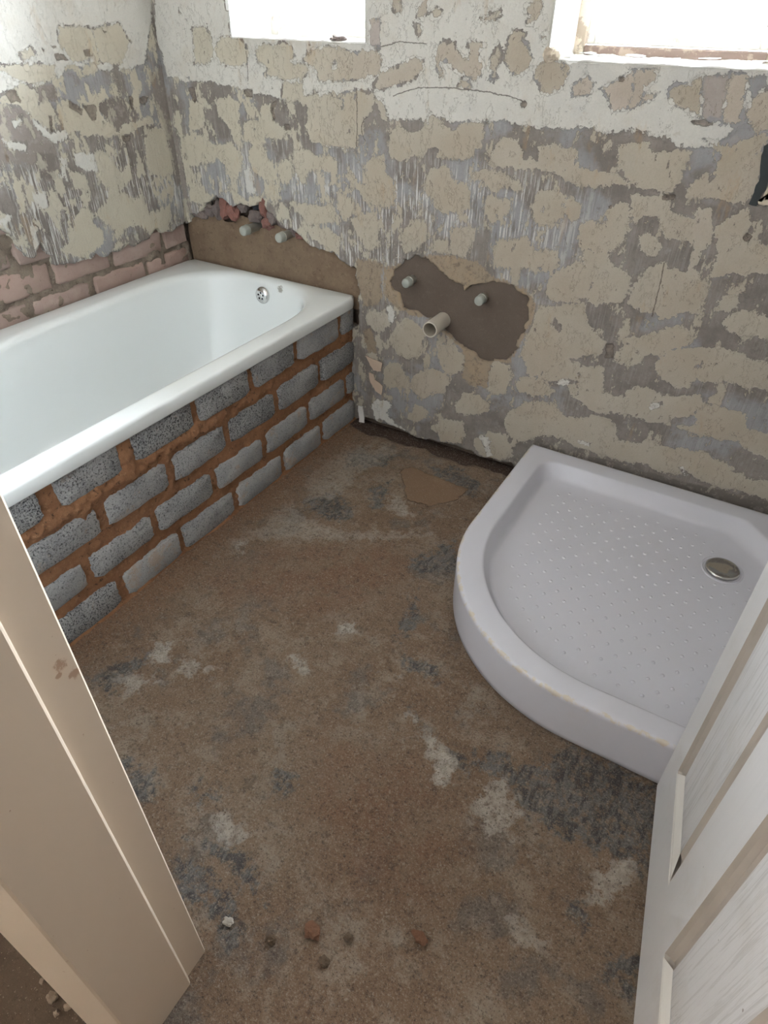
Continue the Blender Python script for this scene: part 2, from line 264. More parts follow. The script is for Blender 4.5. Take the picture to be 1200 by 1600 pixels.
 ('C',0.20,[(0.463,0.870),(0.522,0.896),(0.546,0.864),(0.514,0.815),(0.479,0.821)]),
 ('C',0.20,[(0.412,0.814),(0.470,0.810),(0.480,0.769),(0.420,0.761)]),
 ('C',0.25,[(0.712,0.817),(0.764,0.803),(0.782,0.765),(0.729,0.737),(0.703,0.770)]),
 ('W',0.50,[(0.672,0.944),(0.711,0.945),(0.773,0.946),(0.773,0.941),(0.710,0.938)]),
 ('W',0.60,[(0.326,0.836),(0.352,0.859),(0.369,0.819),(0.369,0.771),(0.330,0.767)]),
 ('W',0.50,[(0.623,0.791),(0.644,0.794),(0.639,0.773),(0.626,0.776)]),
 ('W',0.60,[(0.896,0.478),(0.918,0.490),(0.934,0.459),(0.923,0.423),(0.908,0.434)]),
 ('M',0.25,[(-0.019,1.151),(0.010,1.147),(0.024,0.980),(0.041,0.843),(0.052,0.662),(0.009,0.650),(-0.001,0.839),(-0.011,0.997)]),
 ('D',0.50,[(0.368,1.074),(0.399,1.075),(0.396,1.057),(0.371,1.053),(0.361,1.064)]),
 ('D',0.20,[(0.127,1.060),(0.144,1.066),(0.151,1.033),(0.141,1.023)]),
 ('D',0.50,[(0.474,1.048),(0.491,1.049),(0.474,1.025),(0.482,1.003),(0.471,0.997),(0.468,1.025)]),
 ('D',0.50,[(0.514,0.989),(0.531,0.990),(0.534,0.979),(0.520,0.975)]),
 ('D',0.20,[(1.530,1.164),(1.537,1.164),(1.539,1.157),(1.532,1.156)]),
 ('D',0.20,[(1.566,0.886),(1.575,0.887),(1.576,0.880),(1.569,0.879)]),
 ('D',0.30,[(1.291,1.094),(1.299,1.102),(1.308,1.097),(1.305,1.089),(1.295,1.089)]),
 ('D',0.80,[(1.696,0.927),(1.721,0.930),(1.723,0.921),(1.699,0.919)]),
 ('D',0.80,[(1.714,1.087),(1.742,1.091),(1.765,1.085),(1.750,1.078),(1.728,1.083)]),
 ('D',0.50,[(1.642,0.519),(1.662,0.524),(1.672,0.483),(1.650,0.481)]),
 ('D',0.50,[(1.902,0.858),(1.908,0.869),(1.920,0.861),(1.918,0.845)]),
 ('D',0.30,[(0.324,1.306),(0.337,1.306),(0.336,1.271),(0.326,1.271)]),
 ('D',0.30,[(0.332,1.211),(0.333,1.240),(0.350,1.266),(0.353,1.251),(0.341,1.214)]),
 ('M',0.00,[(1.500,0.160),(1.571,0.137),(1.665,0.136),(1.725,0.149),(1.808,0.145),(1.900,0.146),(1.964,0.146),(2.048,0.154),(2.083,0.159),(2.142,0.159),(2.254,0.164),(2.284,0.081),(1.571,0.051),(1.483,0.125)]),
]
LEFT_MARKS=[
 ('W',0.30,[(-0.787,1.543),(0.161,1.655),(0.021,1.335),(-0.047,1.185),(-0.078,1.127),(-0.186,1.119),(-0.288,1.129),(-0.358,1.141),(-0.423,1.107),(-0.499,1.100),(-0.551,1.079),(-0.612,1.084),(-1.011,1.068)]),
 ('C',0.95,[(-0.372,1.234),(-0.268,1.228),(-0.262,1.170),(-0.294,1.150),(-0.351,1.145),(-0.385,1.199)]),
 ('C',0.95,[(-0.257,1.224),(-0.149,1.239),(-0.124,1.187),(-0.150,1.148),(-0.197,1.128),(-0.253,1.140),(-0.256,1.187)]),
 ('C',0.25,[(-0.275,1.224),(-0.251,1.224),(-0.253,1.140),(-0.278,1.120),(-0.331,1.114),(-0.316,1.139),(-0.271,1.141),(-0.272,1.179)]),
 ('C',0.80,[(-0.585,1.152),(-0.481,1.151),(-0.416,1.144),(-0.427,1.112),(-0.499,1.100),(-0.548,1.115),(-0.590,1.141)]),
 ('C',0.80,[(-0.526,1.172),(-0.477,1.190),(-0.471,1.162),(-0.515,1.160)]),
 ('M',0.30,[(-0.606,1.074),(-0.555,1.067),(-0.520,1.044),(-0.516,1.009),(-0.472,0.970),(-0.570,0.911),(-0.623,0.918),(-0.723,0.933),(-0.666,1.073)]),
 ('C',0.50,[(-0.423,1.057),(-0.390,1.049),(-0.368,1.021),(-0.304,1.042),(-0.266,1.079),(-0.255,1.052),(-0.300,1.033),(-0.269,0.984),(-0.242,0.962),(-0.188,0.975),(-0.096,0.985),(-0.094,0.965),(-0.226,0.945),(-0.281,0.947),(-0.357,0.961),(-0.413,0.981),(-0.427,1.013)]),
 ('C',0.15,[(-0.129,0.949),(-0.045,0.945),(-0.016,0.900),(-0.023,0.808),(-0.094,0.792),(-0.144,0.816),(-0.146,0.890)]),
 ('W',0.50,[(-0.543,1.042),(-0.506,1.021),(-0.488,0.976),(-0.436,0.988),(-0.431,0.965),(-0.477,0.957),(-0.521,0.980),(-0.535,1.020)]),
 ('W',0.50,[(-0.429,0.918),(-0.346,0.912),(-0.299,0.891),(-0.305,0.826),(-0.336,0.862),(-0.403,0.862),(-0.432,0.890)]),
 ('C',0.25,[(-0.292,0.824),(-0.222,0.860),(-0.228,0.891),(-0.241,0.942),(-0.219,0.944),(-0.222,0.860),(-0.222,0.813),(-0.287,0.792)]),
 ('W',0.40,[(-0.486,0.912),(-0.463,0.909),(-0.478,0.850),(-0.498,0.863)]),
 ('W',0.40,[(-0.596,1.018),(-0.562,1.035),(-0.563,1.019),(-0.594,1.007)]),
 ('W',0.40,[(-0.642,0.981),(-0.608,0.973),(-0.572,0.964),(-0.585,0.944),(-0.610,0.952),(-0.639,0.960)]),
 ('M',0.10,[(-0.297,1.042),(-0.241,1.051),(-0.181,1.046),(-0.189,0.995),(-0.243,0.957),(-0.269,0.984),(-0.298,1.019)]),
 ('M',0.30,[(-0.063,1.103),(-0.007,1.114),(0.009,1.026),(0.022,0.884),(0.014,0.769),(-0.026,0.764),(-0.036,0.886),(-0.048,0.961),(-0.068,1.032)]),
 ('D',0.10,[(-0.595,1.087),(-0.583,1.092),(-0.562,1.092),(-0.557,1.064),(-0.568,1.069),(-0.584,1.062)]),
 ('D',0.50,[(-0.407,1.168),(-0.378,1.168),(-0.366,1.152),(-0.406,1.155)]),
 ('D',0.30,[(-0.394,1.054),(-0.359,1.029),(-0.367,1.016),(-0.400,1.037)]),
 ('D',0.30,[(-0.350,1.037),(-0.307,1.033),(-0.318,0.998),(-0.331,0.999),(-0.342,1.023)]),
 ('D',0.50,[(-0.302,1.172),(-0.279,1.175),(-0.282,1.158),(-0.300,1.159)]),
 ('D',0.50,[(-0.219,1.223),(-0.203,1.217),(-0.213,1.213)]),
 ('D',0.30,[(-0.125,1.041),(-0.084,1.040),(-0.108,1.021),(-0.129,1.027)]),
 ('D',0.50,[(-0.414,1.190),(-0.395,1.187),(-0.403,1.180)]),
 ('D',0.50,[(-0.444,1.183),(-0.435,1.182),(-0.440,1.173)]),
 ('D',0.50,[(-0.230,0.941),(-0.195,0.939),(-0.203,0.925),(-0.232,0.924)]),
 ('D',0.50,[(-0.477,1.023),(-0.468,1.022),(-0.479,0.984),(-0.485,0.984)]),
 ('D',0.50,[(-0.167,1.045),(-0.156,1.044),(-0.159,1.011),(-0.170,1.012)]),
 ('D',0.20,[(-0.648,0.942),(-0.642,0.939),(-0.645,0.928),(-0.649,0.933)]),
 ('C',0.20,[(-0.493,0.731),(-0.434,0.770),(-0.405,0.733),(-0.424,0.716),(-0.393,0.683),(-0.403,0.652),(-0.440,0.628),(-0.482,0.627),(-0.519,0.636),(-0.556,0.662),(-0.516,0.684)]),
 ('C',0.20,[(-0.403,0.738),(-0.333,0.782),(-0.275,0.782),(-0.242,0.744),(-0.197,0.768),(-0.200,0.703),(-0.171,0.691),(-0.085,0.703),(-0.086,0.668),(-0.125,0.617),(-0.196,0.633),(-0.226,0.668),(-0.278,0.674),(-0.329,0.657),(-0.351,0.679)]),
 ('C',0.30,[(-0.488,1.131),(-0.417,1.123),(-0.423,1.107),(-0.491,1.099)]),
 ('M',0.15,[(-0.494,1.100),(-0.426,1.099),(-0.435,1.058),(-0.492,1.058)]),
 ('C',0.30,[(-0.539,1.111),(-0.502,1.092),(-0.504,1.042),(-0.474,1.014),(-0.494,0.990),(-0.529,1.019),(-0.547,1.046),(-0.618,1.069),(-0.612,1.084)]),
 ('C',0.20,[(-0.358,0.918),(-0.318,0.918),(-0.270,0.846),(-0.295,0.789),(-0.353,0.809)]),
 ('C',0.20,[(-0.462,0.876),(-0.404,0.857),(-0.407,0.808),(-0.460,0.827)]),
 ('M',0.10,[(-0.555,0.935),(-0.499,0.928),(-0.504,0.864),(-0.569,0.865)]),
 ('C',0.30,[(-0.386,0.614),(-0.337,0.631),(-0.294,0.621),(-0.341,0.617)]),
 ('W',0.40,[(-0.602,0.840),(-0.563,0.833),(-0.566,0.791),(-0.596,0.792)]),
 ('C',0.30,[(-0.557,0.832),(-0.535,0.828),(-0.500,0.768),(-0.541,0.776)]),
 ('W',0.40,[(-0.752,0.809),(-0.700,0.789),(-0.714,0.768),(-0.700,0.732),(-0.734,0.773),(-0.767,0.771)]),
 ('W',0.40,[(-0.646,0.753),(-0.607,0.745),(-0.639,0.723),(-0.635,0.686),(-0.651,0.690)]),
 ('W',0.40,[(-0.513,0.613),(-0.443,0.617),(-0.461,0.605),(-0.509,0.607)]),
]
FLOOR_MARKS=[
 ('L',0.80,[(0.825,-0.825),(0.864,-0.784),(0.909,-0.837),(0.886,-0.861)]),
 ('L',0.90,[(1.240,-1.084),(1.295,-1.064),(1.330,-1.097),(1.292,-1.106)]),
 ('L',1.00,[(1.297,-0.931),(1.339,-0.906),(1.357,-0.933),(1.315,-0.950)]),
 ('L',0.80,[(1.528,-0.996),(1.554,-1.006),(1.550,-1.053)]),
 ('L',0.70,[(1.605,-1.079),(1.660,-1.081),(1.692,-1.116),(1.730,-1.156),(1.690,-1.149)]),
 ('L',0.90,[(0.930,-1.229),(0.989,-1.222),(1.008,-1.266),(0.958,-1.268)]),
 ('L',0.60,[(0.933,-1.364),(0.970,-1.315),(1.033,-1.303),(1.013,-1.378)]),
 ('L',0.50,[(1.014,-1.234),(1.126,-1.194),(1.142,-1.237),(1.072,-1.267)]),
 ('L',0.12,[(0.843,-0.776),(0.868,-0.582),(1.008,-0.610),(1.109,-0.592),(1.337,-0.473),(1.276,-0.553),(1.075,-0.665),(0.944,-0.756)]),
 ('L',0.40,[(1.119,-0.380),(1.183,-0.365),(1.243,-0.422),(1.181,-0.460)]),
 ('L',0.10,[(0.821,-0.437),(0.834,-0.173),(1.026,-0.115),(0.986,-0.309),(0.982,-0.489),(0.908,-0.534)]),
 ('L',1.00,[(1.713,-1.195),(1.698,-1.110),(1.743,-1.134),(1.745,-1.205)]),
 ('L',0.80,[(1.597,-1.075),(1.630,-1.070),(1.635,-1.101)]),
 ('L',0.70,[(1.807,-1.179),(1.848,-1.107),(1.910,-1.162),(1.912,-1.214),(1.873,-1.238),(1.839,-1.227)]),
 ('L',1.00,[(1.910,-1.210),(1.935,-1.200),(1.960,-1.216),(1.954,-1.239),(1.933,-1.232)]),
 ('L',0.70,[(2.061,-1.223),(2.087,-1.160),(2.140,-1.128),(2.119,-1.216),(2.087,-1.253)]),
 ('L',0.60,[(1.340,-1.505),(1.373,-1.475),(1.464,-1.484),(1.445,-1.516)]),
 ('L',0.35,[(1.919,-1.345),(2.010,-1.351),(2.058,-1.371),(1.990,-1.388)]),
 ('S',0.60,[(1.049,-0.361),(1.092,-0.309),(1.140,-0.439),(1.114,-0.455)]),
 ('S',0.90,[(0.898,-0.540),(0.959,-0.454),(1.067,-0.484),(1.094,-0.547),(1.017,-0.583)]),
 ('S',0.80,[(1.165,-0.143),(1.245,-0.094),(1.360,-0.157),(1.380,-0.232),(1.230,-0.211)]),
 ('S',0.50,[(0.862,-0.216),(1.038,-0.136),(1.029,-0.227),(0.916,-0.297)]),
 ('S',0.60,[(1.333,-0.654),(1.423,-0.463),(1.490,-0.577),(1.412,-0.662)]),
 ('S',0.70,[(1.435,-0.892),(1.424,-0.707),(1.477,-0.806),(1.473,-0.899)]),
 ('S',0.70,[(1.505,-0.936),(1.611,-0.927),(1.622,-0.959),(1.538,-0.957)]),
 ('S',0.70,[(1.578,-1.048),(1.679,-1.091),(1.655,-1.117)]),
 ('S',0.40,[(0.879,-1.397),(0.924,-1.261),(0.957,-1.255),(0.959,-1.398)]),
 ('S',0.90,[(1.120,-1.510),(1.203,-1.497),(1.255,-1.535),(1.215,-1.570)]),
 ('S',0.50,[(1.427,-1.349),(1.466,-1.338),(1.488,-1.383),(1.465,-1.391)]),
 ('S',0.60,[(1.703,-1.120),(1.836,-1.053),(1.889,-1.106),(1.819,-1.113),(1.786,-1.133)]),
 ('S',0.80,[(1.836,-1.103),(1.967,-0.948),(2.128,-0.962),(2.163,-1.153),(2.084,-1.151),(2.015,-1.162),(1.918,-1.157)]),
 ('S',0.90,[(2.039,-1.264),(2.087,-1.279),(2.129,-1.312),(2.182,-1.304),(2.180,-1.359),(2.133,-1.357),(2.111,-1.307),(2.058,-1.296)]),
 ('S',0.50,[(1.358,-1.598),(1.397,-1.565),(1.520,-1.576),(1.571,-1.647),(1.480,-1.617),(1.427,-1.632)]),
 ('S',0.40,[(1.299,-1.462),(1.347,-1.445),(1.367,-1.467),(1.328,-1.479)]),
 ('S',0.40,[(1.365,-1.544),(1.466,-1.513),(1.605,-1.577),(1.547,-1.569),(1.427,-1.547)]),
 ('P',1.00,[(1.086,-0.220),(1.108,-0.178),(1.219,-0.191),(1.344,-0.197),(1.331,-0.274),(1.274,-0.352),(1.193,-0.359)]),
 ('R',0.80,[(0.844,-0.990),(0.944,-0.756),(1.267,-0.537),(1.389,-0.620),(1.390,-0.795),(1.263,-0.936),(1.075,-0.987),(0.953,-1.061)]),
 ('R',0.50,[(1.445,-1.224),(1.660,-1.146),(1.831,-1.231),(1.851,-1.395),(1.685,-1.476),(1.522,-1.396)]),
]
BATH_CUT=[(-0.182,0.538),(-0.037,0.601),(0.023,0.632),(0.074,0.674),(0.138,0.719),(0.171,0.734),(0.211,0.741),(0.254,0.719),(0.298,0.729),(0.335,0.726),(0.382,0.745),(0.415,0.722),(0.452,0.697),(0.475,0.686),(0.512,0.670),(0.558,0.656),(0.594,0.632),(0.640,0.633),(0.692,0.617),(0.743,0.589),(0.768,0.582),(0.782,0.548),(0.786,0.460),(0.785,0.380),(-0.297,0.141)]
BATH_MORTAR=[(-0.182,0.538),(0.023,0.632),(0.073,0.668),(0.153,0.666),(0.211,0.649),(0.278,0.686),(0.310,0.672),(0.357,0.654),(0.410,0.683),(0.457,0.668),(0.512,0.670),(0.558,0.656),(0.594,0.632),(0.640,0.633),(0.692,0.617),(0.743,0.589),(0.768,0.582),(0.782,0.548),(0.796,0.462),(0.795,0.383),(-0.297,0.141)]
SINK_CUT=[(0.909,0.572),(0.930,0.613),(0.958,0.630),(0.979,0.655),(1.013,0.666),(1.061,0.660),(1.090,0.635),(1.139,0.614),(1.187,0.593),(1.217,0.616),(1.254,0.632),(1.291,0.641),(1.341,0.633),(1.382,0.607),(1.395,0.580),(1.393,0.532),(1.393,0.495),(1.373,0.459),(1.390,0.450),(1.365,0.424),(1.350,0.394),(1.304,0.383),(1.250,0.383),(1.213,0.401),(1.163,0.409),(1.140,0.437),(1.087,0.472),(1.037,0.474),(1.015,0.483),(0.963,0.492),(0.947,0.528),(0.917,0.548)]
FOOT_CUT=[(0.715,-0.015),(0.812,0.023),(0.865,0.022),(0.928,0.022),(1.021,0.003),(1.103,0.013),(1.182,0.020),(1.233,0.023),(1.277,0.016),(1.323,0.013),(1.377,0.015),(1.419,0.027),(1.525,-0.038),(1.675,-0.092),(2.625,-0.508),(0.461,-2.106)]
FLAKE_A=[(0.817,0.284),(0.850,0.273),(0.886,0.275),(0.883,0.236),(0.850,0.231),(0.833,0.250)]
FLAKE_B=[(0.831,0.222),(0.850,0.220),(0.850,0.200),(0.888,0.179),(0.884,0.146),(0.858,0.151),(0.833,0.180)]
FLAKE_C=[(0.781,0.069),(0.803,0.072),(0.806,-0.002),(0.784,-0.002)]
TAR_PATCH=[(1.882,1.051),(1.905,1.076),(1.946,1.003),(1.917,1.008),(1.916,0.964),(1.906,0.931),(1.889,0.933),(1.892,0.957),(1.893,0.981)]
TAR_LIGHT=[(1.926,1.005),(1.917,0.972),(1.916,0.939),(1.908,0.940),(1.910,0.934),(1.947,0.934),(1.942,0.946),(1.921,0.944),(1.924,0.971),(1.932,1.001)]
LEFT_CUT=[(-0.912,0.828),(-0.830,0.793),(-0.764,0.779),(-0.737,0.764),(-0.714,0.754),(-0.698,0.721),(-0.685,0.678),(-0.671,0.670),(-0.619,0.698),(-0.602,0.657),(-0.593,0.629),(-0.540,0.615),(-0.487,0.612),(-0.443,0.617),(-0.381,0.607),(-0.342,0.615),(-0.265,0.614),(-0.202,0.611),(-0.166,0.650),(-0.135,0.613),(-0.091,0.615),(-0.042,0.635),(0.022,0.640),(0.043,0.648),(-0.012,0.209),(-0.840,-0.005),(-1.546,-0.069),(-1.111,0.854)]
CRACK_LONG=[(0.909,1.088),(0.953,1.102),(0.993,1.112),(1.061,1.117),(1.128,1.117),(1.174,1.116),(1.220,1.112),(1.265,1.107),(1.297,1.099)]
CRACK_SHORT=[(0.867,1.201),(0.899,1.207),(0.924,1.213),(0.963,1.212),(1.011,1.211)]
CRACKS_UP=[[(0.950,0.786),(1.023,0.789),(1.097,0.788)],[(0.969,0.816),(0.981,0.809),(1.008,0.805),(1.031,0.824)],[(1.097,0.387),(1.141,0.390),(1.174,0.389)],[(0.624,1.745),(0.703,1.744),(0.770,1.740)]]

# ================================================================== materials
class NT:
    def __init__(s, name):
        s.m = bpy.data.materials.new(name); s.m.use_nodes = True; s.t = s.m.node_tree; s.t.nodes.clear()
        s.out = s.t.nodes.new('ShaderNodeOutputMaterial'); s.b = s.t.nodes.new('ShaderNodeBsdfPrincipled')
        s.t.links.new(s.b.outputs[0], s.out.inputs[0]); s.co = s.t.nodes.new('ShaderNodeTexCoord').outputs['Object']
    def n(s, ty, **k):
        x = s.t.nodes.new(ty)
        for a, b in k.items(): setattr(x, a, b)
        return x
    def put(s, i, v):
        if hasattr(v, 'links') or hasattr(v, 'is_linked'): s.t.links.new(v, i)
        elif isinstance(v, (tuple, list)): i.default_value = (*v, 1) if len(v) == 3 and len(i.default_value) == 4 else v
        else: i.default_value = v
    def math(s, op, a, b=0.0, c=0.0, clamp=False):
        x = s.n('ShaderNodeMath', operation=op, use_clamp=clamp)
        for i, v in enumerate((a, b, c)): s.put(x.inputs[i], v)
        return x.outputs[0]
    def scaled(s, v):
        x = s.n('ShaderNodeMapping'); s.put(x.inputs[0], s.co); x.inputs['Scale'].default_value = v; return x.outputs[0]
    def noise(s, scale, detail=4, rough=.6, co=None, dist=0.0, color=False):
        x = s.n('ShaderNodeTexNoise'); s.put(x.inputs['Vector'], co or s.co); x.inputs['Scale'].default_value = scale
        x.inputs['Detail'].default_value = detail; x.inputs['Roughness'].default_value = rough; x.inputs['Distortion'].default_value = dist
        return x.outputs[1 if color else 0]
    def voro(s, scale, feature='F1', co=None, out='Distance', rnd=1.0):
        x = s.n('ShaderNodeTexVoronoi', feature=feature); s.put(x.inputs['Vector'], co or s.co); x.inputs['Scale'].default_value = scale
        x.inputs['Randomness'].default_value = rnd
        return x.outputs[out]
    def ramp(s, v, a, b, lo=0.0, hi=1.0, smooth=True):
        x = s.n('ShaderNodeMapRange'); x.interpolation_type = 'SMOOTHSTEP' if smooth else 'LINEAR'
        s.put(x.inputs[0], v)
        for i, q in zip((1, 2, 3, 4), (a, b, lo, hi)): s.put(x.inputs[i], q)
        return x.outputs[0]
    def mix(s, fac, a, b, blend='MIX'):
        x = s.n('ShaderNodeMix', data_type='RGBA', blend_type=blend); s.put(x.inputs[0], fac); s.put(x.inputs[6], a); s.put(x.inputs[7], b); return x.outputs[2]
    def attr(s, name): return s.n('ShaderNodeAttribute', attribute_name=name).outputs['Fac']
    def bump(s, h, strength=.5, dist=.002, normal=None):
        x = s.n('ShaderNodeBump'); x.inputs['Strength'].default_value = strength; x.inputs['Distance'].default_value = dist
        s.put(x.inputs['Height'], h)
        if normal is not None: s.put(x.inputs['Normal'], normal)
        return x.outputs[0]
    def done(s, col, rough=.8, normal=None, **k):
        s.put(s.b.inputs['Base Color'], col); s.put(s.b.inputs['Roughness'], rough)
        if normal is not None: s.put(s.b.inputs['Normal'], normal)
        for a, b in k.items(): s.put(s.b.inputs[a.replace('_', ' ')], b)
        return s.m

def wall_material():
    t = NT('stripped_plaster')
    xyz = t.n('ShaderNodeSeparateXYZ'); t.put(xyz.inputs[0], t.co); xc, zc = xyz.outputs[0], xyz.outputs[2]
    n1 = t.noise(20, 9, .68); n2 = t.noise(80, 6, .72); n4 = t.noise(38, 8, .75)
    st = t.noise(1, 6, .65, t.scaled((170, 170, 9))); st2 = t.noise(1, 5, .65, t.scaled((95, 95, 9))); tall = t.noise(1, 8, .7, t.scaled((26, 26, 13)))
    pert = t.math('ADD', t.math('MULTIPLY', t.math('SUBTRACT', n1, .5), .046), t.math('MULTIPLY', t.math('SUBTRACT', n2, .5), .022))
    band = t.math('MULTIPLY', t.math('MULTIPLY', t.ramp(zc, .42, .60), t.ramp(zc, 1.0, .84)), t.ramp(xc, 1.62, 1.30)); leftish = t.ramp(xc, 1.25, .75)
    pert = t.math('ADD', pert, t.math('MULTIPLY', t.math('SUBTRACT', st, .5), t.math('ADD', .012, t.math('MULTIPLY', band, .035))))
    def mask(a, sharp=.0009, k=1.0, off=0.0):
        v = t.math('ADD', t.attr(a), pert if k == 1 else t.math('MULTIPLY', pert, k))
        if off: v = t.math('ADD', v, off)
        return t.ramp(v, -sharp, sharp), v
    mc, vc = mask('sc', off=.0015); mw, vw = mask('sw'); md, vd = mask('sd', .0008, .35); mo, vo = mask('so', .003); mm, vm = mask('sm', .003)
    tone = t.attr('tone')
    big = t.noise(3.2, 5, .6); mid = t.noise(11, 6, .65); fine = t.noise(240, 4, .8)
    # bare plaster: warm grey with blue-grey smears, white drips, dark scratches
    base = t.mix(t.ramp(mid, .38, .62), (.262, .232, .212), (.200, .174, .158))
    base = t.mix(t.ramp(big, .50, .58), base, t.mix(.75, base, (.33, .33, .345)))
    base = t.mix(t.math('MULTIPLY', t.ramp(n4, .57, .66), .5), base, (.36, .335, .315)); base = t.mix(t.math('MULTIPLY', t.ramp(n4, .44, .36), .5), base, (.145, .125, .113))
    area = t.math('MULTIPLY', t.ramp(t.noise(4.3, 4, .55), .40, .54), t.math('ADD', .12, t.math('MULTIPLY', band, .88)))
    base = t.mix(t.math('MULTIPLY', t.ramp(st, .515, .56), area), base, (.60, .585, .565))
    base = t.mix(t.math('MULTIPLY', t.ramp(st2, .57, .63), t.math('ADD', .2, t.math('MULTIPLY', band, .5))), base, (.165, .14, .125))
    cream = t.mix(tone, (.410, .358, .282), (.49, .425, .370))
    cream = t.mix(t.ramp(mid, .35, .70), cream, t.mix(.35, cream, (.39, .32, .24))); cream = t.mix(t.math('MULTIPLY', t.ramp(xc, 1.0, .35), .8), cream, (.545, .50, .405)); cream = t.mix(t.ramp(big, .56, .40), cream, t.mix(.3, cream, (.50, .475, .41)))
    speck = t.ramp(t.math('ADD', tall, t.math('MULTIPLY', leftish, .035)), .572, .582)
    speck = t.math('MAXIMUM', speck, t.ramp(t.noise(30, 9, .75), .625, .635))
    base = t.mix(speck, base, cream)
    # cream filler, chipped here and there
    chip = t.ramp(t.noise(27, 9, .74, t.scaled((1.3, 1.3, .8))), .635, .645)
    chipw = t.ramp(t.noise(17, 9, .72), .66, .67)
    mc2 = t.math('MULTIPLY', mc, t.math('SUBTRACT', 1.0, chip)); mw2 = t.math('MULTIPLY', mw, t.math('SUBTRACT', 1.0, chipw))
    col = t.mix(mo, base, t.mix(t.ramp(n1, .4, .6), t.mix(t.math('MULTIPLY', tone, 2.5, clamp=True), (.25, .205, .165), (.40, .30, .205)), (.34, .27, .20))); col = t.mix(t.math('MULTIPLY', mo, t.math('MULTIPLY', t.ramp(n4, .47, .40), .6)), col, (.15, .12, .10))
    mmv = t.mix(tone, (.175, .150, .135), (.52, .455, .42)); col = t.mix(t.math('MULTIPLY', mm, t.math('SUBTRACT', 1.0, t.math('MULTIPLY', speck, .6))), col, t.mix(t.ramp(n4, .5, .62), mmv, t.mix(.4, mmv, (.42, .38, .35))))
    edge = t.ramp(vc, .0, .0035)
    col = t.mix(mc2, col, t.mix(edge, t.mix(.6, cream, (.62, .585, .51)), cream))
    white = t.mix(tone, (.60, .578, .535), (.65, .635, .605)); white = t.mix(t.math('MULTIPLY', t.ramp(mid, .50, .70), .6), white, (.56, .52, .46))
    white = t.mix(t.math('MULTIPLY', t.ramp(n4, .60, .66), .5), white, (.45, .40, .34)); white = t.mix(t.math('MULTIPLY', t.ramp(big, .55, .65), .5), white, (.54, .53, .515))
    col = t.mix(mw2, col, white)
    col = t.mix(t.math('MULTIPLY', md, .85), col, t.mix(t.ramp(n2, .4, .6), t.mix(tone, (.11, .085, .07), (.20, .165, .14)), (.23, .19, .16)))
    rust = t.math('MULTIPLY', t.ramp(t.noise(5, 5, .65, t.scaled((3, 3, .9))), .60, .70), .35)
    col = t.mix(rust, col, (.40, .26, .13))
    # settlement cracks: thin lines along measured courses
    def crack(pts, along, across, width):
        lo, hi = pts[0][0], pts[-1][0]; zl = min(p[1] for p in pts) - .01; zh = max(p[1] for p in pts) + .01
        c = t.n('ShaderNodeFloatCurve'); cu = c.mapping.curves[0]
        q = [((a - lo) / (hi - lo), (b - zl) / (zh - zl)) for a, b in pts]
        cu.points[0].location = q[0]; cu.points[1].location = q[-1]
        for p in q[1:-1]: cu.points.new(*p)
        c.mapping.update()
        u = t.ramp(along, lo, hi, 0, 1, False); t.put(c.inputs['Value'], u)
        f = t.math('ADD', zl, t.math('MULTIPLY', c.outputs[0], zh - zl)); d = t.math('ABSOLUTE', t.math('SUBTRACT', t.math('ADD', across, t.math('MULTIPLY', t.math('SUBTRACT', n2, .5), .012)), f))
        ins = t.math('MULTIPLY', t.math('GREATER_THAN', u, .002), t.math('LESS_THAN', u, .998))
        return t.math('MULTIPLY', t.ramp(d, width, width * .4), ins)
    ck = crack(CRACK_LONG, xc, zc, .0014)
    for p in (CRACK_SHORT,): ck = t.math('MAXIMUM', ck, crack(p, xc, zc, .0014))
    for p in CRACKS_UP: ck = t.math('MAXIMUM', ck, crack(p, zc, xc, .0016))
    ck = t.math('MULTIPLY', ck, t.ramp(xc, .02, .03))
    col = t.mix(t.math('MULTIPLY', ck, .8), col, (.16, .13, .115))
    col = t.mix(1.0, col, t.mix(fine, (.84, .84, .84), (1.14, 1.14, 1.14)), 'MULTIPLY')
    h = t.math('ADD', t.math('MULTIPLY', mc2, .6), t.math('MULTIPLY', mw2, .9)); h = t.math('ADD', h, t.math('MULTIPLY', speck, .4))
    h = t.math('ADD', h, t.math('MULTIPLY', mid, .9)); h = t.math('ADD', h, t.math('MULTIPLY', st, .35)); h = t.math('ADD', h, t.math('MULTIPLY', n4, .5)); h = t.math('ADD', h, t.math('MULTIPLY', fine, .25))
    h = t.math('SUBTRACT', h, t.math('ADD', t.math('MULTIPLY', md, 1.5), ck))
    return t.done(col, .88, t.bump(h, .8, .0024))

def mortar_material(name, a, b, c, bumpd=.002, sc=1.0, pit=0.0):
    t = NT(name); n1 = t.noise(6 * sc, 6, .65); n2 = t.noise(60 * sc, 6, .75); n3 = t.noise(420, 3, .8)
    col = t.mix(t.ramp(n1, .38, .62), a, b); col = t.mix(t.ramp(n2, .53, .68), col, c)
    col = t.mix(1.0, col, t.mix(n3, (.70, .70, .70), (1.28, 1.28, 1.28)), 'MULTIPLY')
    h = t.math('ADD', n2, t.math('MULTIPLY', n3, .5))
    if pit: p = t.ramp(t.noise(75, 4, .75), .60, .66); col = t.mix(t.math('MULTIPLY', p, pit), col, (.06, .04, .028)); h = t.math('SUBTRACT', h, p)
    return t.done(col, .95, t.bump(h, .7, bumpd))

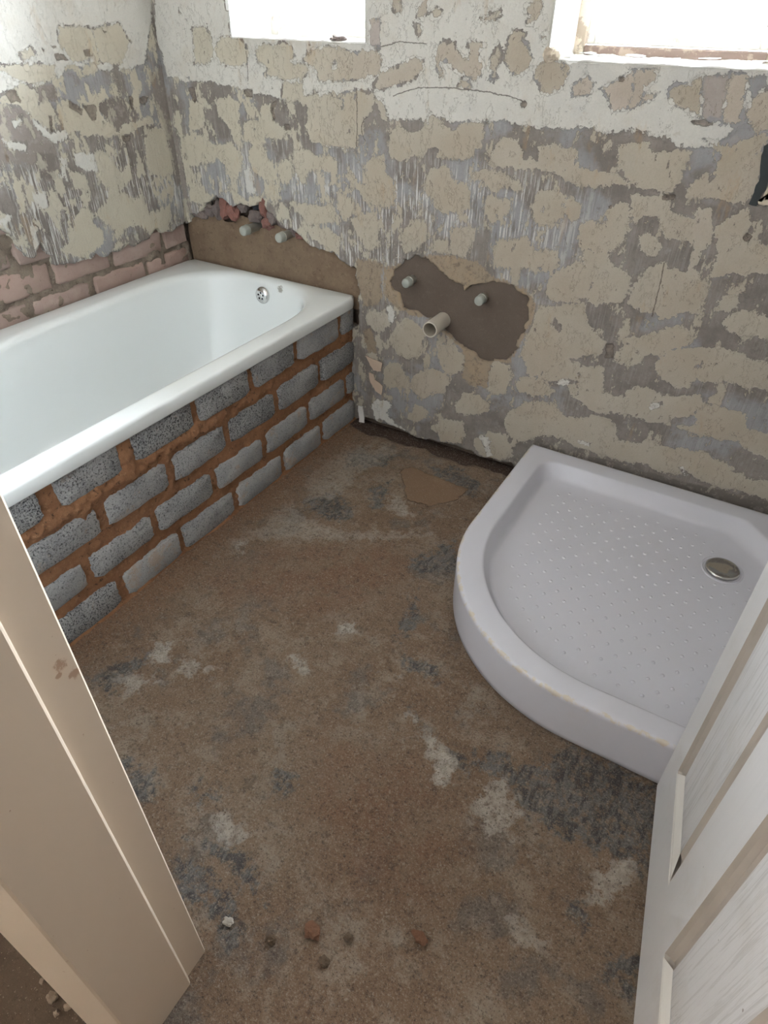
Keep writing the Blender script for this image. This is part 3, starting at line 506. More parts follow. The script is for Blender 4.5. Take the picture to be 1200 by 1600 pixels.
def cement_brick_material():
    t = NT('cement_brick'); n1 = t.noise(9, 5, .6); v = t.noise(210, 4, .8); n3 = t.noise(360, 3, .8); rnd = t.n('ShaderNodeObjectInfo').outputs['Random']
    col = t.mix(t.ramp(n1, .35, .65), (.285, .288, .298), (.385, .382, .382))
    col = t.mix(t.math('MULTIPLY', t.ramp(n3, .50, .62), .7), col, (.52, .515, .50))
    dens = t.ramp(t.math('ADD', rnd, t.math('MULTIPLY', n1, .8)), .5, 1.2, .52, .59, False)
    pore = t.ramp(t.math('SUBTRACT', v, dens), -.01, .05); col = t.mix(t.math('MULTIPLY', pore, .92), col, (.050, .050, .056))
    smear = t.ramp(t.math('ADD', t.noise(13, 6, .7), t.math('MULTIPLY', t.math('SUBTRACT', rnd, .5), .12)), .58, .70); col = t.mix(t.math('MULTIPLY', smear, .6), col, (.42, .30, .205))
    h = t.math('SUBTRACT', t.math('MULTIPLY', n3, .5), pore)
    return t.done(col, .95, t.bump(h, .9, .003))

def clay_brick_material():
    t = NT('old_clay_brick'); n1 = t.noise(14, 6, .65); n2 = t.noise(90, 4, .7); rnd = t.n('ShaderNodeObjectInfo').outputs['Random']
    col = t.mix(t.ramp(n1, .3, .7), (.37, .265, .235), (.43, .335, .295)); col = t.mix(t.math('MULTIPLY', rnd, .5), col, (.44, .30, .255))
    col = t.mix(t.math('MULTIPLY', t.ramp(n2, .62, .70), .6), col, (.19, .15, .125)); col = t.mix(t.ramp(t.noise(5, 5, .6), .58, .68), col, (.40, .33, .265))
    return t.done(col, .92, t.bump(t.math('ADD', n1, n2), .6, .003))

def floor_material():
    t = NT('bare_screed_floor')
    n0 = t.noise(2.6, 5, .6); n1 = t.noise(13, 8, .68); n2 = t.noise(62, 6, .75); n3 = t.noise(230, 4, .8); n4 = t.noise(430, 2, .7); n5 = t.noise(6, 8, .7); sw = t.noise(1, 6, .7, t.scaled((46, 17, 20)), 1.2)
    pert = t.math('ADD', t.math('MULTIPLY', t.math('SUBTRACT', n1, .5), .15), t.math('MULTIPLY', t.math('SUBTRACT', n2, .5), .09))
    pl = t.math('ADD', t.attr('lt'), pert); ps = t.math('ADD', t.attr('dk'), pert); pp = t.math('ADD', t.attr('pt'), t.math('MULTIPLY', pert, .28)); pr = t.math('ADD', t.attr('rd'), pert)
    tone = t.attr('tone')
    col = t.mix(t.ramp(n0, .38, .62), (.218, .136, .084), (.255, .174, .116))
    col = t.mix(t.ramp(n1, .48, .62), col, (.310, .232, .168)); col = t.mix(t.math('MULTIPLY', t.ramp(n5, .53, .63), .65), col, (.140, .124, .114))
    col = t.mix(t.math('MULTIPLY', t.ramp(t.noise(9, 8, .72), .54, .63), .6), col, (.340, .280, .222))
    col = t.mix(t.math('MULTIPLY', t.ramp(pr, -.06, .08), .8), col, t.mix(t.ramp(n1, .42, .6), (.225, .118, .068), (.235, .148, .094)))
    col = t.mix(t.math('MULTIPLY', t.ramp(ps, -.010, .012), t.math('MULTIPLY', t.ramp(n2, .36, .52), .95)), col, t.mix(t.ramp(sw, .42, .58), (.046, .045, .047), (.165, .155, .148)))
    col = t.mix(t.math('MULTIPLY', t.ramp(pl, -.004, .012), t.math('ADD', .3, t.math('MULTIPLY', tone, .7))), col, t.mix(t.ramp(n2, .42, .62), (.56, .50, .44), (.34, .29, .24)))
    sand = t.math('ADD', t.attr('sand'), t.math('MULTIPLY', t.math('SUBTRACT', n1, .5), 1.6)); col = t.mix(t.math('MULTIPLY', t.ramp(sand, .30, .95), .85), col, t.mix(n2, (.275, .140, .070), (.205, .108, .058)))
    gut = t.ramp(t.math('ADD', t.attr('gut'), t.math('MULTIPLY', t.math('SUBTRACT', n2, .5), .7)), .42, .58); col = t.mix(gut, col, (.085, .047, .033))
    mp = t.ramp(pp, -.002, .002); col = t.mix(mp, col, t.mix(n1, (.185, .112, .066), (.205, .130, .080)))
    keep = t.math('SUBTRACT', 1.0, t.math('MULTIPLY', mp, .9))
    dirt = t.ramp(t.noise(40, 8, .8), .54, .62); col = t.mix(t.math('MULTIPLY', t.math('MULTIPLY', dirt, .6), keep), col, (.105, .066, .042))  # dirt plus crevice shade painted into the colour, in place of relief shading
    col = t.mix(t.math('MULTIPLY', t.math('MULTIPLY', t.ramp(n3, .56, .66), .6), keep), col, (.42, .37, .31)); col = t.mix(t.math('MULTIPLY', t.math('MULTIPLY', t.ramp(n3, .44, .35), .75), keep), col, (.055, .040, .032))  # pale grains; fine hollows painted darker to stand in for relief shading
    n6 = t.noise(115, 6, .78); n7 = t.noise(24, 8, .8)  # sandy grains, plus crevice shade put into the dark tones
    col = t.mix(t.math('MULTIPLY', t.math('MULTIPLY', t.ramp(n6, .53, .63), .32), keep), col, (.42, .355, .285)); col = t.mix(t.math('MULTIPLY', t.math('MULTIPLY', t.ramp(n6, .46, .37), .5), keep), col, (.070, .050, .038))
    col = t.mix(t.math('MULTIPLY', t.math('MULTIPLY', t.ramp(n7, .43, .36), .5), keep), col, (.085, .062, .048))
    col = t.mix(t.math('MULTIPLY', t.ramp(n4, .60, .68), .45), col, (.46, .40, .33))
    h = t.math('ADD', n1, t.math('ADD', n2, t.math('MULTIPLY', n3, .8)))
    h = t.math('MULTIPLY', h, t.math('SUBTRACT', 1.0, t.math('MULTIPLY', mp, .9)))
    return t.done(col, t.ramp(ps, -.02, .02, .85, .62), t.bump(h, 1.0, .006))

def plain(name, col, rough=.5, var=.06, nsc=12, bump=0.0, **k):
    t = NT(name); n = t.noise(nsc, 5, .6); c = t.mix(1.0, col, t.mix(n, (1 - var,) * 3, (1 + var,) * 3), 'MULTIPLY')
    return t.done(c, rough, t.bump(t.noise(nsc * 20, 3, .6), bump, .001) if bump else None, **k)
def spots(t, c, pts, col):
    n = t.noise(130, 4, .7)
    for p, r in pts:
        d = t.n('ShaderNodeVectorMath', operation='DISTANCE'); t.put(d.inputs[0], t.co); d.inputs[1].default_value = p
        c = t.mix(t.math('MULTIPLY', t.ramp(t.math('ADD', d.outputs['Value'], t.math('MULTIPLY', t.math('SUBTRACT', n, .5), r * 2.5)), r, r * .5), .7), c, col)
    return c
def paint_material(name, col, stain, rough, amount=.66, sc=9, pts=(), **k):
    t = NT(name); n = t.noise(sc, 7, .7); c = t.mix(t.math('MULTIPLY', t.ramp(n, amount, amount + .06), .55), col, stain)
    c = spots(t, c, pts, stain)
    sp = t.ramp(t.noise(120, 2, .5), .76, .80); c = t.mix(t.math('MULTIPLY', sp, .7), c, stain)
    return t.done(c, rough, **k)

M = {}
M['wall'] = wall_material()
M['core'] = mortar_material('wall_core', (.11, .082, .065), (.15, .11, .085), (.20, .15, .12), .004)
M['bath_mortar'] = mortar_material('brown_mortar', (.225, .160, .108), (.180, .122, .082), (.25, .18, .122), .0015, 1.0, .25)
M['sink_mortar'] = mortar_material('grey_brown_mortar', (.138, .106, .086), (.124, .094, .076), (.15, .116, .094), .0006)
M['sand_mortar'] = mortar_material('sandy_mortar', (.335, .163, .080), (.265, .125, .062), (.40, .215, .115), .006, 1.8, .8)
M['old_joint'] = mortar_material('old_joint_mortar', (.30, .245, .195), (.23, .18, .145), (.36, .30, .24), .005, 1.8, .7)
M['cement'] = cement_brick_material(); M['clay'] = clay_brick_material(); M['floor'] = floor_material()
M['red_brick'] = mortar_material('broken_red_brick', (.235, .115, .098), (.30, .135, .110), (.22, .155, .145), .004, 3)
M['mauve_stone'] = mortar_material('broken_stone', (.20, .165, .16), (.25, .20, .185), (.15, .13, .13), .004, 3)
M['dark_stone'] = plain('dark_stone', (.035, .038, .05), .8)
M['pebble'] = mortar_material('pebble', (.27, .21, .16), (.22, .17, .13), (.33, .27, .21), .003, 4)
M['pale_stone'] = mortar_material('pale_stone', (.46, .42, .37), (.38, .34, .29), (.52, .48, .43), .003, 4)
M['clod'] = mortar_material('soil_clod', (.14, .095, .06), (.11, .075, .05), (.19, .12, .075), .004, 4)
M['hall_dirt'] = mortar_material('hallway_dirt', (.095, .066, .045), (.075, .052, .036), (.13, .095, .068), .004, 1.5, .5)
M['red_clod'] = mortar_material('red_clod', (.22, .105, .06), (.17, .09, .055), (.25, .13, .075), .004, 4)
M['white_paint'] = paint_material('white_reveal_paint', (.86, .85, .83), (.36, .26, .18), .7, .70)
M['window_steel'] = paint_material('peeling_window_paint', (.74, .71, .66), (.30, .20, .14), .55, .60, 16)
M['frame_rust'] = paint_material('flaking_window_paint', (.72, .64, .52), (.20, .13, .09), .7, .50, 20)
M['rusty_steel'] = paint_material('rusty_window_steel', (.26, .19, .16), (.52, .42, .33), .8, .52, 22)
M['flake'] = plain('pink_paint_flake', (.60, .46, .36), .7); M['flake_white'] = plain('white_paint_flake', (.74, .72, .69), .7)
M['tar'] = plain('black_tar', (.035, .042, .045), .75, .3, 30, .4); M['tar_light'] = plain('cream_tar_edge', (.56, .48, .38), .8)
M['acrylic'] = plain('white_bath_acrylic', (.80, .835, .845), .13, .01, Coat_Weight=.3, Coat_Roughness=.05)
M['ceiling'] = plain('ceiling_paint', (.80, .79, .77), .9)
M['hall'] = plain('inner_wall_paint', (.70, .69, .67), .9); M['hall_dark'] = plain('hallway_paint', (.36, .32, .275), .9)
M['mirror'] = plain('polished_steel', (.60, .59, .57), .06, .12, 30, Metallic=1.0)
M['chrome'] = plain('chrome', (.72, .72, .72), .12, .03, Metallic=1.0)
M['black'] = plain('black_slot', (.006, .006, .007), .6)
M['brass'] = plain('dull_plated_brass', (.36, .35, .31), .45, .15, 60, Metallic=.6)
M['pipe_plaster'] = plain('mortar_smeared_pipe', (.33, .28, .22), .8, .3, 60, .4)
M['grey_cap'] = plain('grey_pipe_cap', (.37, .385, .35), .45, .10, 60)
M['pvc'] = paint_material('dusty_white_pvc', (.55, .50, .43), (.28, .20, .14), .55, .62, 30)
M['jamb'] = paint_material('cream_gloss_frame', (.70, .585, .47), (.36, .19, .10), .38, .74, 13, [((.006, .048, .798), .008), ((.006, .0565, .775), .008), ((.006, .042, .786), .004), ((.017, -.092, .40), .003)])
def bath_material():
    t = NT('white_bath_acrylic'); n = t.noise(5, 5, .6); c = t.mix(t.math('MULTIPLY', n, .08), (.80, .835, .845), (.70, .68, .64))
    c = spots(t, c, [((.471 - .39, -.05 + .83, .472), .016), ((.495 - .39, -.07 + .83, .470), .005), ((.405 - .39, -.075 + .83, .395), .005)], (.22, .20, .17))
    return t.done(c, .13, Coat_Weight=.3, Coat_Roughness=.05)
M['acrylic'] = bath_material()
def tray_material():
    t = NT('white_tray_acrylic'); st = t.attr('stain'); n = t.noise(38, 6, .7)
    m = t.ramp(t.math('ADD', st, t.math('MULTIPLY', t.math('SUBTRACT', n, .5), 3.2)), .65, 1.0)
    c = t.mix(t.math('MULTIPLY', m, .7), (.60, .595, .655), (.58, .50, .38)); d = t.ramp(t.noise(7, 5, .65), .55, .75)
    return t.done(t.mix(t.math('MULTIPLY', d, .18), c, (.55, .53, .53)), .22)
M['tray'] = tray_material()
def door_material():
    t = NT('white_grained_door'); g = t.noise(1, 6, .65, t.scaled((150, 150, 5)), .8); n = t.noise(6, 5, .65)
    c = t.mix(t.math('MULTIPLY', t.ramp(n, .52, .72), .45), (.63, .625, .635), (.52, .49, .455))
    c = t.mix(t.math('MULTIPLY', t.math('MULTIPLY', t.ramp(g, .50, .40), .5), t.attr('grain')), c, (.42, .41, .405)); c = t.mix(t.math('MULTIPLY', t.ramp(t.noise(70, 2, .5), .78, .80), .8), c, (.15, .11, .09))
    return t.done(c, .42, t.bump(t.math('MULTIPLY', g, t.math('ADD', .12, t.attr('grain'))), .55, .0025))
M['door'] = door_material()
M['door_groove'] = plain('brown_grey_door_moulding', (.44, .395, .355), .55, .12, 14)  # recessed moulding, browner and darker than the door face
M['glass'] = None
t = NT('window_glass'); tr = t.n('ShaderNodeBsdfTransparent'); gl = t.n('ShaderNodeBsdfGlossy'); gl.inputs['Roughness'].default_value = .02
fr = t.n('ShaderNodeFresnel'); ms = t.n('ShaderNodeMixShader'); t.put(ms.inputs[0], fr.outputs[0]); t.put(ms.inputs[1], tr.outputs[0]); t.put(ms.inputs[2], gl.outputs[0])
tr.inputs[0].default_value = (.97, .98, .97, 1)
t.t.links.new(ms.outputs[0], t.out.inputs[0]); M['glass'] = t.m

RX, FY, CZ = 2.42, -1.69, 2.5           # right wall, front wall, ceiling
WIN = [(0.335, 0.820, 1.205, 2.06), (1.345, 1.845, 1.190, 2.06)]

def axis_pts(breaks):
    """breaks: [(start, step), ..., (end, None)]"""
    out = []
    for (a, s), (b, _) in zip(breaks, breaks[1:]):
        n = max(1, round((b - a) / s)); out += list(a + (b - a) * np.arange(n) / n)
    return np.array(out + [breaks[-1][0]])

def paint_marks(P, marks):
    K = {k: np.full(len(P), -.03) for k in 'CWDOM'}; tone = np.full(len(P), .35)
    for cl, tn, poly in marks:
        A = np.array(poly); lo = A.min(0) - .032; hi = A.max(0) + .032
        ix = np.where(((P >= lo) & (P <= hi)).all(1))[0]
        if not len(ix): continue
        s = np.clip(poly_sd(P[ix], poly), -.03, .03)
        if cl == 'D': K['D'][ix] = np.maximum(K['D'][ix], s + .0012); continue
        for k in 'CWOM':
            K[k][ix] = np.maximum(K[k][ix], s) if k == cl else np.minimum(K[k][ix], -s)
        wgt = np.clip((s + .004) / .004, 0, 1); tone[ix] = tone[ix] * (1 - wgt) + tn * wgt
    return {'sc': K['C'], 'sw': K['W'], 'sd': K['D'], 'so': K['O'], 'sm': K['M'], 'tone': tone}

def skin(U, V, to3, inward, cuts, rects, marks, depth, relief, h):
    """plaster coat as a grid with broken-edged openings; returns verts, faces, attrs"""
    uu, vv = np.meshgrid(U, V, indexing='ij'); P = np.c_[uu.ravel(), vv.ravel()]; nu, nv = len(U), len(V)
    at = paint_marks(P, marks)
    cu = (uu[:-1, :-1] + uu[1:, 1:]) / 2; cv = (vv[:-1, :-1] + vv[1:, 1:]) / 2; CC = np.c_[cu.ravel(), cv.ravel()]
    keep = np.ones(len(CC), bool)
    for poly in cuts:
        keep &= poly_sd(CC, poly) < 0
        A = np.array(poly); m = ((P > A.min(0) - .02) & (P < A.max(0) + .02)).all(1); ix = np.where(m)[0]
        s, q = poly_sd(P[ix], poly, True); mv = np.abs(s) < h * .62; P[ix[mv]] = q[mv]
    for x0, x1, z0, z1 in rects: keep &= ~((CC[:, 0] > x0) & (CC[:, 0] < x1) & (CC[:, 1] > z0) & (CC[:, 1] < z1))
    i, j = np.divmod(np.arange(len(CC)), nv - 1); a = i * nv + j
    F = np.c_[a, a + nv, a + nv + 1, a + 1][keep]
    P3 = np.array([to3(u, v) for u, v in P]); fineness = fbm(P3, 9, 4, 3) * .0018 + fbm(P3, 2.1, 2, 5) * .003
    sm = lambda s: np.clip(s / .006 + .5, 0, 1)
    out = fineness + relief * (.0014 * sm(at['sc']) + .0020 * sm(at['sw']) - .004 * np.clip(at['sd'] / .004 + .5, 0, 1) - .0012 * sm(at['so']))
    V3 = P3 - np.array(inward) * out[:, None]
    E = np.concatenate([F[:, [0, 1]], F[:, [1, 2]], F[:, [2, 3]], F[:, [3, 0]]]); key = np.sort(E, 1); kk = key[:, 0].astype(np.int64) * 10**7 + key[:, 1]
    _, inv, cnt = np.unique(kk, return_inverse=True, return_counts=True); be = E[cnt[inv] == 1]
    bv = np.unique(be); mp = {int(b): len(V3) + n for n, b in enumerate(bv)}
    back = V3[bv] + np.array(inward) * depth
    sides = [(int(b), int(a_), mp[int(a_)], mp[int(b)]) for a_, b in be]
    used = np.zeros(len(V3) + len(bv), bool); FF = [tuple(q) for q in F] + sides
    allv = np.r_[V3, back]; ex = {k: np.r_[q, np.full(len(bv), -.03 if k != 'tone' else .2)] for k, q in at.items()}
    for q in FF: used[list(q)] = True
    re = np.cumsum(used) - 1
    return allv[used], [tuple(re[list(q)]) for q in FF], {k: q[used] for k, q in ex.items()}

# ================================================================== floor
def build_floor():
    X = axis_pts([(-.06, .009), (RX, .02), (2.8, None)]); Y = axis_pts([(-2.35, .02), (-1.95, .009), (.06, None)])
    xx, yy = np.meshgrid(X, Y, indexing='ij'); P = np.c_[xx.ravel(), yy.ravel()]
    K = {k: np.full(len(P), -.08) for k in 'LSPR'}; tone = np.full(len(P), .5)
    for cl, tn, poly in FLOOR_MARKS:
        A = np.array(poly); ix = np.where(((P >= A.min(0) - .09) & (P <= A.max(0) + .09)).all(1))[0]
        s = np.clip(poly_sd(P[ix], poly), -.08, .08); K[cl][ix] = np.maximum(K[cl][ix], s)
        if cl == 'L': wgt = np.clip((s + .03) / .03, 0, 1); tone[ix] = tone[ix] * (1 - wgt) + tn * wgt
    P3 = np.c_[P, np.zeros(len(P))]
    edge = fbm(P3, 12, 3, 8); gx = np.clip((P[:, 0] - .70) / .08, 0, 1) * (P[:, 0] < 1.52)
    gut = np.clip(1 - (-P[:, 1]) / (.066 + .03 * edge), 0, 1) * 2.0; gut = np.clip(gut, 0, 1) * gx
    sand = np.clip(1 - (P[:, 0] - .765) / .20, 0, 1) * (P[:, 1] < .02) * (P[:, 0] > .70)
    z = fbm(P3, 7, 5, 1) * .0028 + fbm(P3, 34, 3, 2) * .0013 - .0035
    z -= gut * .020; z += np.clip(sand - .55, 0, 1) * .012
    flat = np.clip((K['P'] + .006) / .008, 0, 1); z = z * (1 - flat) - .0015 * flat
    z = np.minimum(z, .003 + .004 * (sand > .3))
    ny = len(Y); i, j = np.divmod(np.arange((len(X) - 1) * (ny - 1)), ny - 1); a = i * ny + j
    F = np.c_[a, a + ny, a + ny + 1, a + 1]
    cc = P[F].mean(1); F = F[(cc[:, 1] > -1.70) | ((cc[:, 0] > 1.50) & (cc[:, 0] < 2.34))]
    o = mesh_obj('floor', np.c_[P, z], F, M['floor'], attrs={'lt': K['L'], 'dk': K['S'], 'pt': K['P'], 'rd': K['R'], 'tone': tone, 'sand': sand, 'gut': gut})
    tag(o, 'bare brown screed floor with pale and dark stains', 'floor', kind='structure')
build_floor()

# ================================================================== walls
def wall_with_core(name, label, boxes, mat):
    mb = MB()
    for a, b in boxes: mb.box(a, b)
    return tag(mb.build(name, mat, smooth=False), label, 'wall', kind='structure')
(a0, a1, a2, a3), (b0, b1, b2, b3) = WIN
T0, T1 = .040, .235
wall_back = wall_with_core('wall_back', 'back wall with two windows, stripped of tiles and paint', [
    ((-.22, T0, -.05), (RX + .2, T1, a2 - .016)), ((-.22, T0, a2 - .016), (a0 - .012, T1, a3 + .012)), ((a1 + .012, T0, a2 - .016), (b0 - .012, T1, a3 + .012)),
    ((b1 + .012, T0, b2 - .002), (RX + .2, T1, a3 + .012)), ((-.22, T0, a3 + .012), (RX + .2, T1, CZ + .1))], M['core'])
h = .0045
U = axis_pts([(.004, h), (a0, h), (a1, h), (b0, h), (b1, h), (2.10, .02), (RX, None)])
V = axis_pts([(-.02, h), (b2, h), (a2, h), (1.42, .03), (a3, .03), (CZ, None)])
cuts = [rough_poly(BATH_CUT, .008, .010, 1), rough_poly(SINK_CUT, .006, .009, 2), rough_poly(FOOT_CUT, .008, .006, 3)]
v, f, at = skin(U, V, lambda u, z: (u, -.008, z), (0, 1, 0), cuts, [(a0, a1, a2, a3), (b0, b1, b2, b3)], BACK_MARKS, .05, 1, h)
mesh_obj('plaster_coat', v, f, M['wall'], wall_back, attrs=at)

wall_left = wall_with_core('wall_left', 'left wall with patchy paint above exposed old bricks', [((-.22, FY - .2, -.05), (-.03, T0, CZ + .1))], M['old_joint'])
Ul = axis_pts([(FY, .03), (-.98, h), (.004, None)]); Vl = axis_pts([(.30, h), (1.45, .03), (CZ, None)])
v, f, at = skin(Ul, Vl, lambda y, z: (.015, y, z), (-1, 0, 0), [rough_poly(LEFT_CUT, .008, .008, 4)], [], LEFT_MARKS, .05, 1, h)
f = [q[::-1] for q in f]
mesh_obj('plaster_coat', v, f, M['wall'], wall_left, attrs=at)
# old bricks exposed on the left wall
def rough_brick(name, lo, hi, mat, parent, bev, jit, seed, face=None):
    v, f = rbox(lo, hi, bev); r = np.random.default_rng(seed)
    c = (np.array(lo) + np.array(hi)) / 2
    v = v + r.normal(0, jit, v.shape)
    return mesh_obj(name, v, f, mat, parent, angle=50)
k = 0
for z0, z1, joints in ((.455, .537, (.0, -.227, -.470, -.712, -.955, -1.2, -1.44, -1.66)), (.553, .632, (.0, -.128, -.368, -.602, -.842, -1.085, -1.33, -1.57, -1.66)), (.648, .722, (.0, -.25, -.48, -.717, -.96, -1.2, -1.44, -1.66)), (.738, .81, (-.60, -.842, -1.085, -1.33, -1.57))):
    for y1, y0 in zip(joints, joints[1:]):
        k += 1; d = rng.uniform(-.005, .002)
        rough_brick('brick', (-.10, y0 + .008, z0 + rng.uniform(-.003, .003)), (-.004 + d, y1 - .008, z1), M['clay'], wall_left, .007, .0022, k)
# crumbling mortar bed between those bricks
Yj = axis_pts([(FY, .02), (-.95, .008), (.0, None)]); Zj = axis_pts([(.42, .007), (.83, None)])
yy, zz = np.meshgrid(Yj, Zj, indexing='ij'); P3 = np.c_[np.zeros(yy.size), yy.ravel(), zz.ravel()]
P3[:, 0] = -.013 + fbm(P3, 28, 4, 9) * .012 + np.maximum(0, fbm(P3, 11, 3, 4)) * .012; P3[:, 0] = np.minimum(P3[:, 0], .002)
nz = len(Zj); i, j = np.divmod(np.arange((len(Yj) - 1) * (nz - 1)), nz - 1); a = i * nz + j
mesh_obj('mortar_bed', P3, np.c_[a, a + nz, a + nz + 1, a + 1], M['old_joint'], wall_left)

# mortar patches and rubble on the back wall
def patch(name, poly, y, mat, step, amp, seed, zmin=None):
    A = np.array(poly); lo = A.min(0); hi = A.max(0)
    if zmin is not None: lo[1] = zmin
    lo[0] = max(lo[0], .0)
    X = axis_pts([(lo[0], step), (hi[0], None)]); Z = axis_pts([(lo[1], step), (hi[1], None)])
    xx, zz = np.meshgrid(X, Z, indexing='ij'); P = np.c_[xx.ravel(), zz.ravel()]
    s, q = poly_sd(P, poly, True); m = np.abs(s) < step * .6; P[m] = q[m]
    P3 = np.c_[P[:, 0], np.zeros(len(P)), P[:, 1]]; d = fbm(P3, 6, 3, seed) * amp + fbm(P3, 40, 3, seed + 1) * amp * .25
    s = poly_sd(P, poly); rim = np.clip(1 - s / .02, 0, 1)
    n = len(Z); i, j = np.divmod(np.arange((len(X) - 1) * (n - 1)), n - 1); a = i * n + j; F = np.c_[a, a + n, a + n + 1, a + 1]
    c = P[F].mean(1); F = F[poly_sd(c, poly) > 0]
    front = np.c_[P[:, 0], y + d + rim * .006, P[:, 1]]
    used = np.unique(F); re = {int(u): k for k, u in enumerate(used)}
    return mesh_obj(name, front[used], [tuple(re[int(x)] for x in q) for q in F], mat, wall_back)
patch('mortar_patch', rough_poly(BATH_MORTAR, .01, .006, 5), .004, M['bath_mortar'], .01, .004, 11, .44)['label'] = 'smooth brown mortar behind the bath'
grow = np.array(SINK_CUT); gc = grow.mean(0); patch('mortar_patch', gc + (grow - gc) * 1.06, -.003, M['sink_mortar'], .01, .0015, 14)['label'] = 'smooth grey-brown mortar around the basin pipes'
def chunk(name, c, r, mat, parent, seed, sub=2, **k):
    """angular lump: a jittered icosphere"""
    import bmesh
    bm = bmesh.new(); bmesh.ops.create_icosphere(bm, subdivisions=sub, radius=1.0); v = np.array([p.co[:] for p in bm.verts]); f = [[p.index for p in q.verts] for q in bm.faces]; bm.free()
    rr = 1 + .55 * fbm(v, 1.3, 4, seed); rr = np.round(rr * 5) / 5 * .35 + rr * .65
    return mesh_obj(name, np.array(c) + v * rr[:, None] * np.array(r), f, mat, parent, smooth=False, **k)
for q, (x, z, rx, rz, y, m) in enumerate([(.165, .690, .020, .038, .010, 'mauve_stone'), (.205, .700, .024, .036, .004, 'red_brick'), (.245, .695, .030, .030, .006, 'red_brick'), (.125, .680, .030, .022, .012, 'mauve_stone'),
        (.292, .715, .024, .022, .008, 'mauve_stone'), (.345, .690, .032, .022, .010, 'mauve_stone'), (.392, .728, .018, .036, .008, 'red_brick'), (.425, .700, .028, .028, .008, 'mauve_stone'),
        (.402, .676, .030, .022, .004, 'red_brick'), (.465, .686, .028, .018, .014, 'mauve_stone'), (.505, .668, .022, .020, .012, 'mauve_stone'), (.540, .655, .026, .014, .012, 'red_brick'), (.345, .722, .026, .018, .034, 'dark_stone'), (.08, .662, .034, .018, .010, 'mauve_stone')]):
    chunk('brick_fragment', (x, y, z), (rx, .022, rz), M[m], wall_back, q + 1)
# peeling flakes and tar smear
def flake(name, poly, y, th, mat, curl, parent, seed):
    A = rough_poly(poly, .008, .003, seed); n = len(A); c = A.mean(0)
    r = np.hypot(*(A - c).T); front = np.c_[A[:, 0], y - th - curl * (r / r.max()) ** 2, A[:, 1]]; back = front + (0, th, 0)
    v = np.r_[front, back, [[c[0], y - th, c[1]], [c[0], y, c[1]]]]
    f = [(i, (i + 1) % n, 2 * n) for i in range(n)] + [(n + (i + 1) % n, n + i, 2 * n + 1) for i in range(n)] + [(i, n + i, n + (i + 1) % n, (i + 1) % n) for i in range(n)]
    return mesh_obj(name, v, f, mat, parent, smooth=False)
flake('paint_flake', FLAKE_A, -.010, .002, M['flake'], .004, wall_back, 1)['label'] = 'pink flake of old paint'
flake('paint_flake', FLAKE_B, -.010, .002, M['flake'], .004, wall_back, 2)['label'] = 'pink flake of old paint'
flake('paint_flake', FLAKE_C, -.010, .003, M['flake_white'], .003, wall_back, 3)
flake('tar_smear', TAR_PATCH, -.009, .004, M['tar'], 0, wall_back, 4)['label'] = 'black tar smear'
flake('tar_edge', TAR_LIGHT, -.010, .006, M['tar_light'], 0, wall_back, 5)

DX0, DX1, DH = 1.520, 2.30, 2.04          # doorway
wall_front = wall_with_core('wall_front', 'front wall around the doorway', [((-.22, FY - .135, -.05), (DX0 - .02, FY, CZ + .1)), ((DX1 + .02, FY - .135, -.05), (4.0, FY, CZ + .1)), ((DX0 - .02, FY - .135, DH + .03), (DX1 + .02, FY, CZ + .1))], M['hall'])
wall_right = wall_with_core('wall_right', 'right wall beside the shower tray', [((RX, FY, -.05), (RX + .2, T0, CZ + .1))], M['hall'])
ceil = tag(MB().box((-1.2, -3.3, CZ), (4.2, T1, CZ + .12)).build('ceiling', M['ceiling'], smooth=False), 'plain ceiling over the bathroom and hallway', 'ceiling', kind='structure')
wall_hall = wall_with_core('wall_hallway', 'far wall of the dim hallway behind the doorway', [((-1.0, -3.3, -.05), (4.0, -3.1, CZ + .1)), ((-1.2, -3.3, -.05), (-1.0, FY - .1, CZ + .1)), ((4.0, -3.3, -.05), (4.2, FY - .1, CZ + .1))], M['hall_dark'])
# hallway floor
def build_hall_floor():
    mb = MB().box((-1.0, -3.1, -.08), (4.0, -1.0, -.012))
    o = mb.build('floor', M['hall_dirt'], smooth=False); tag(o, 'dirt floor of the hallway outside the doorway', 'floor', kind='structure')
build_hall_floor()

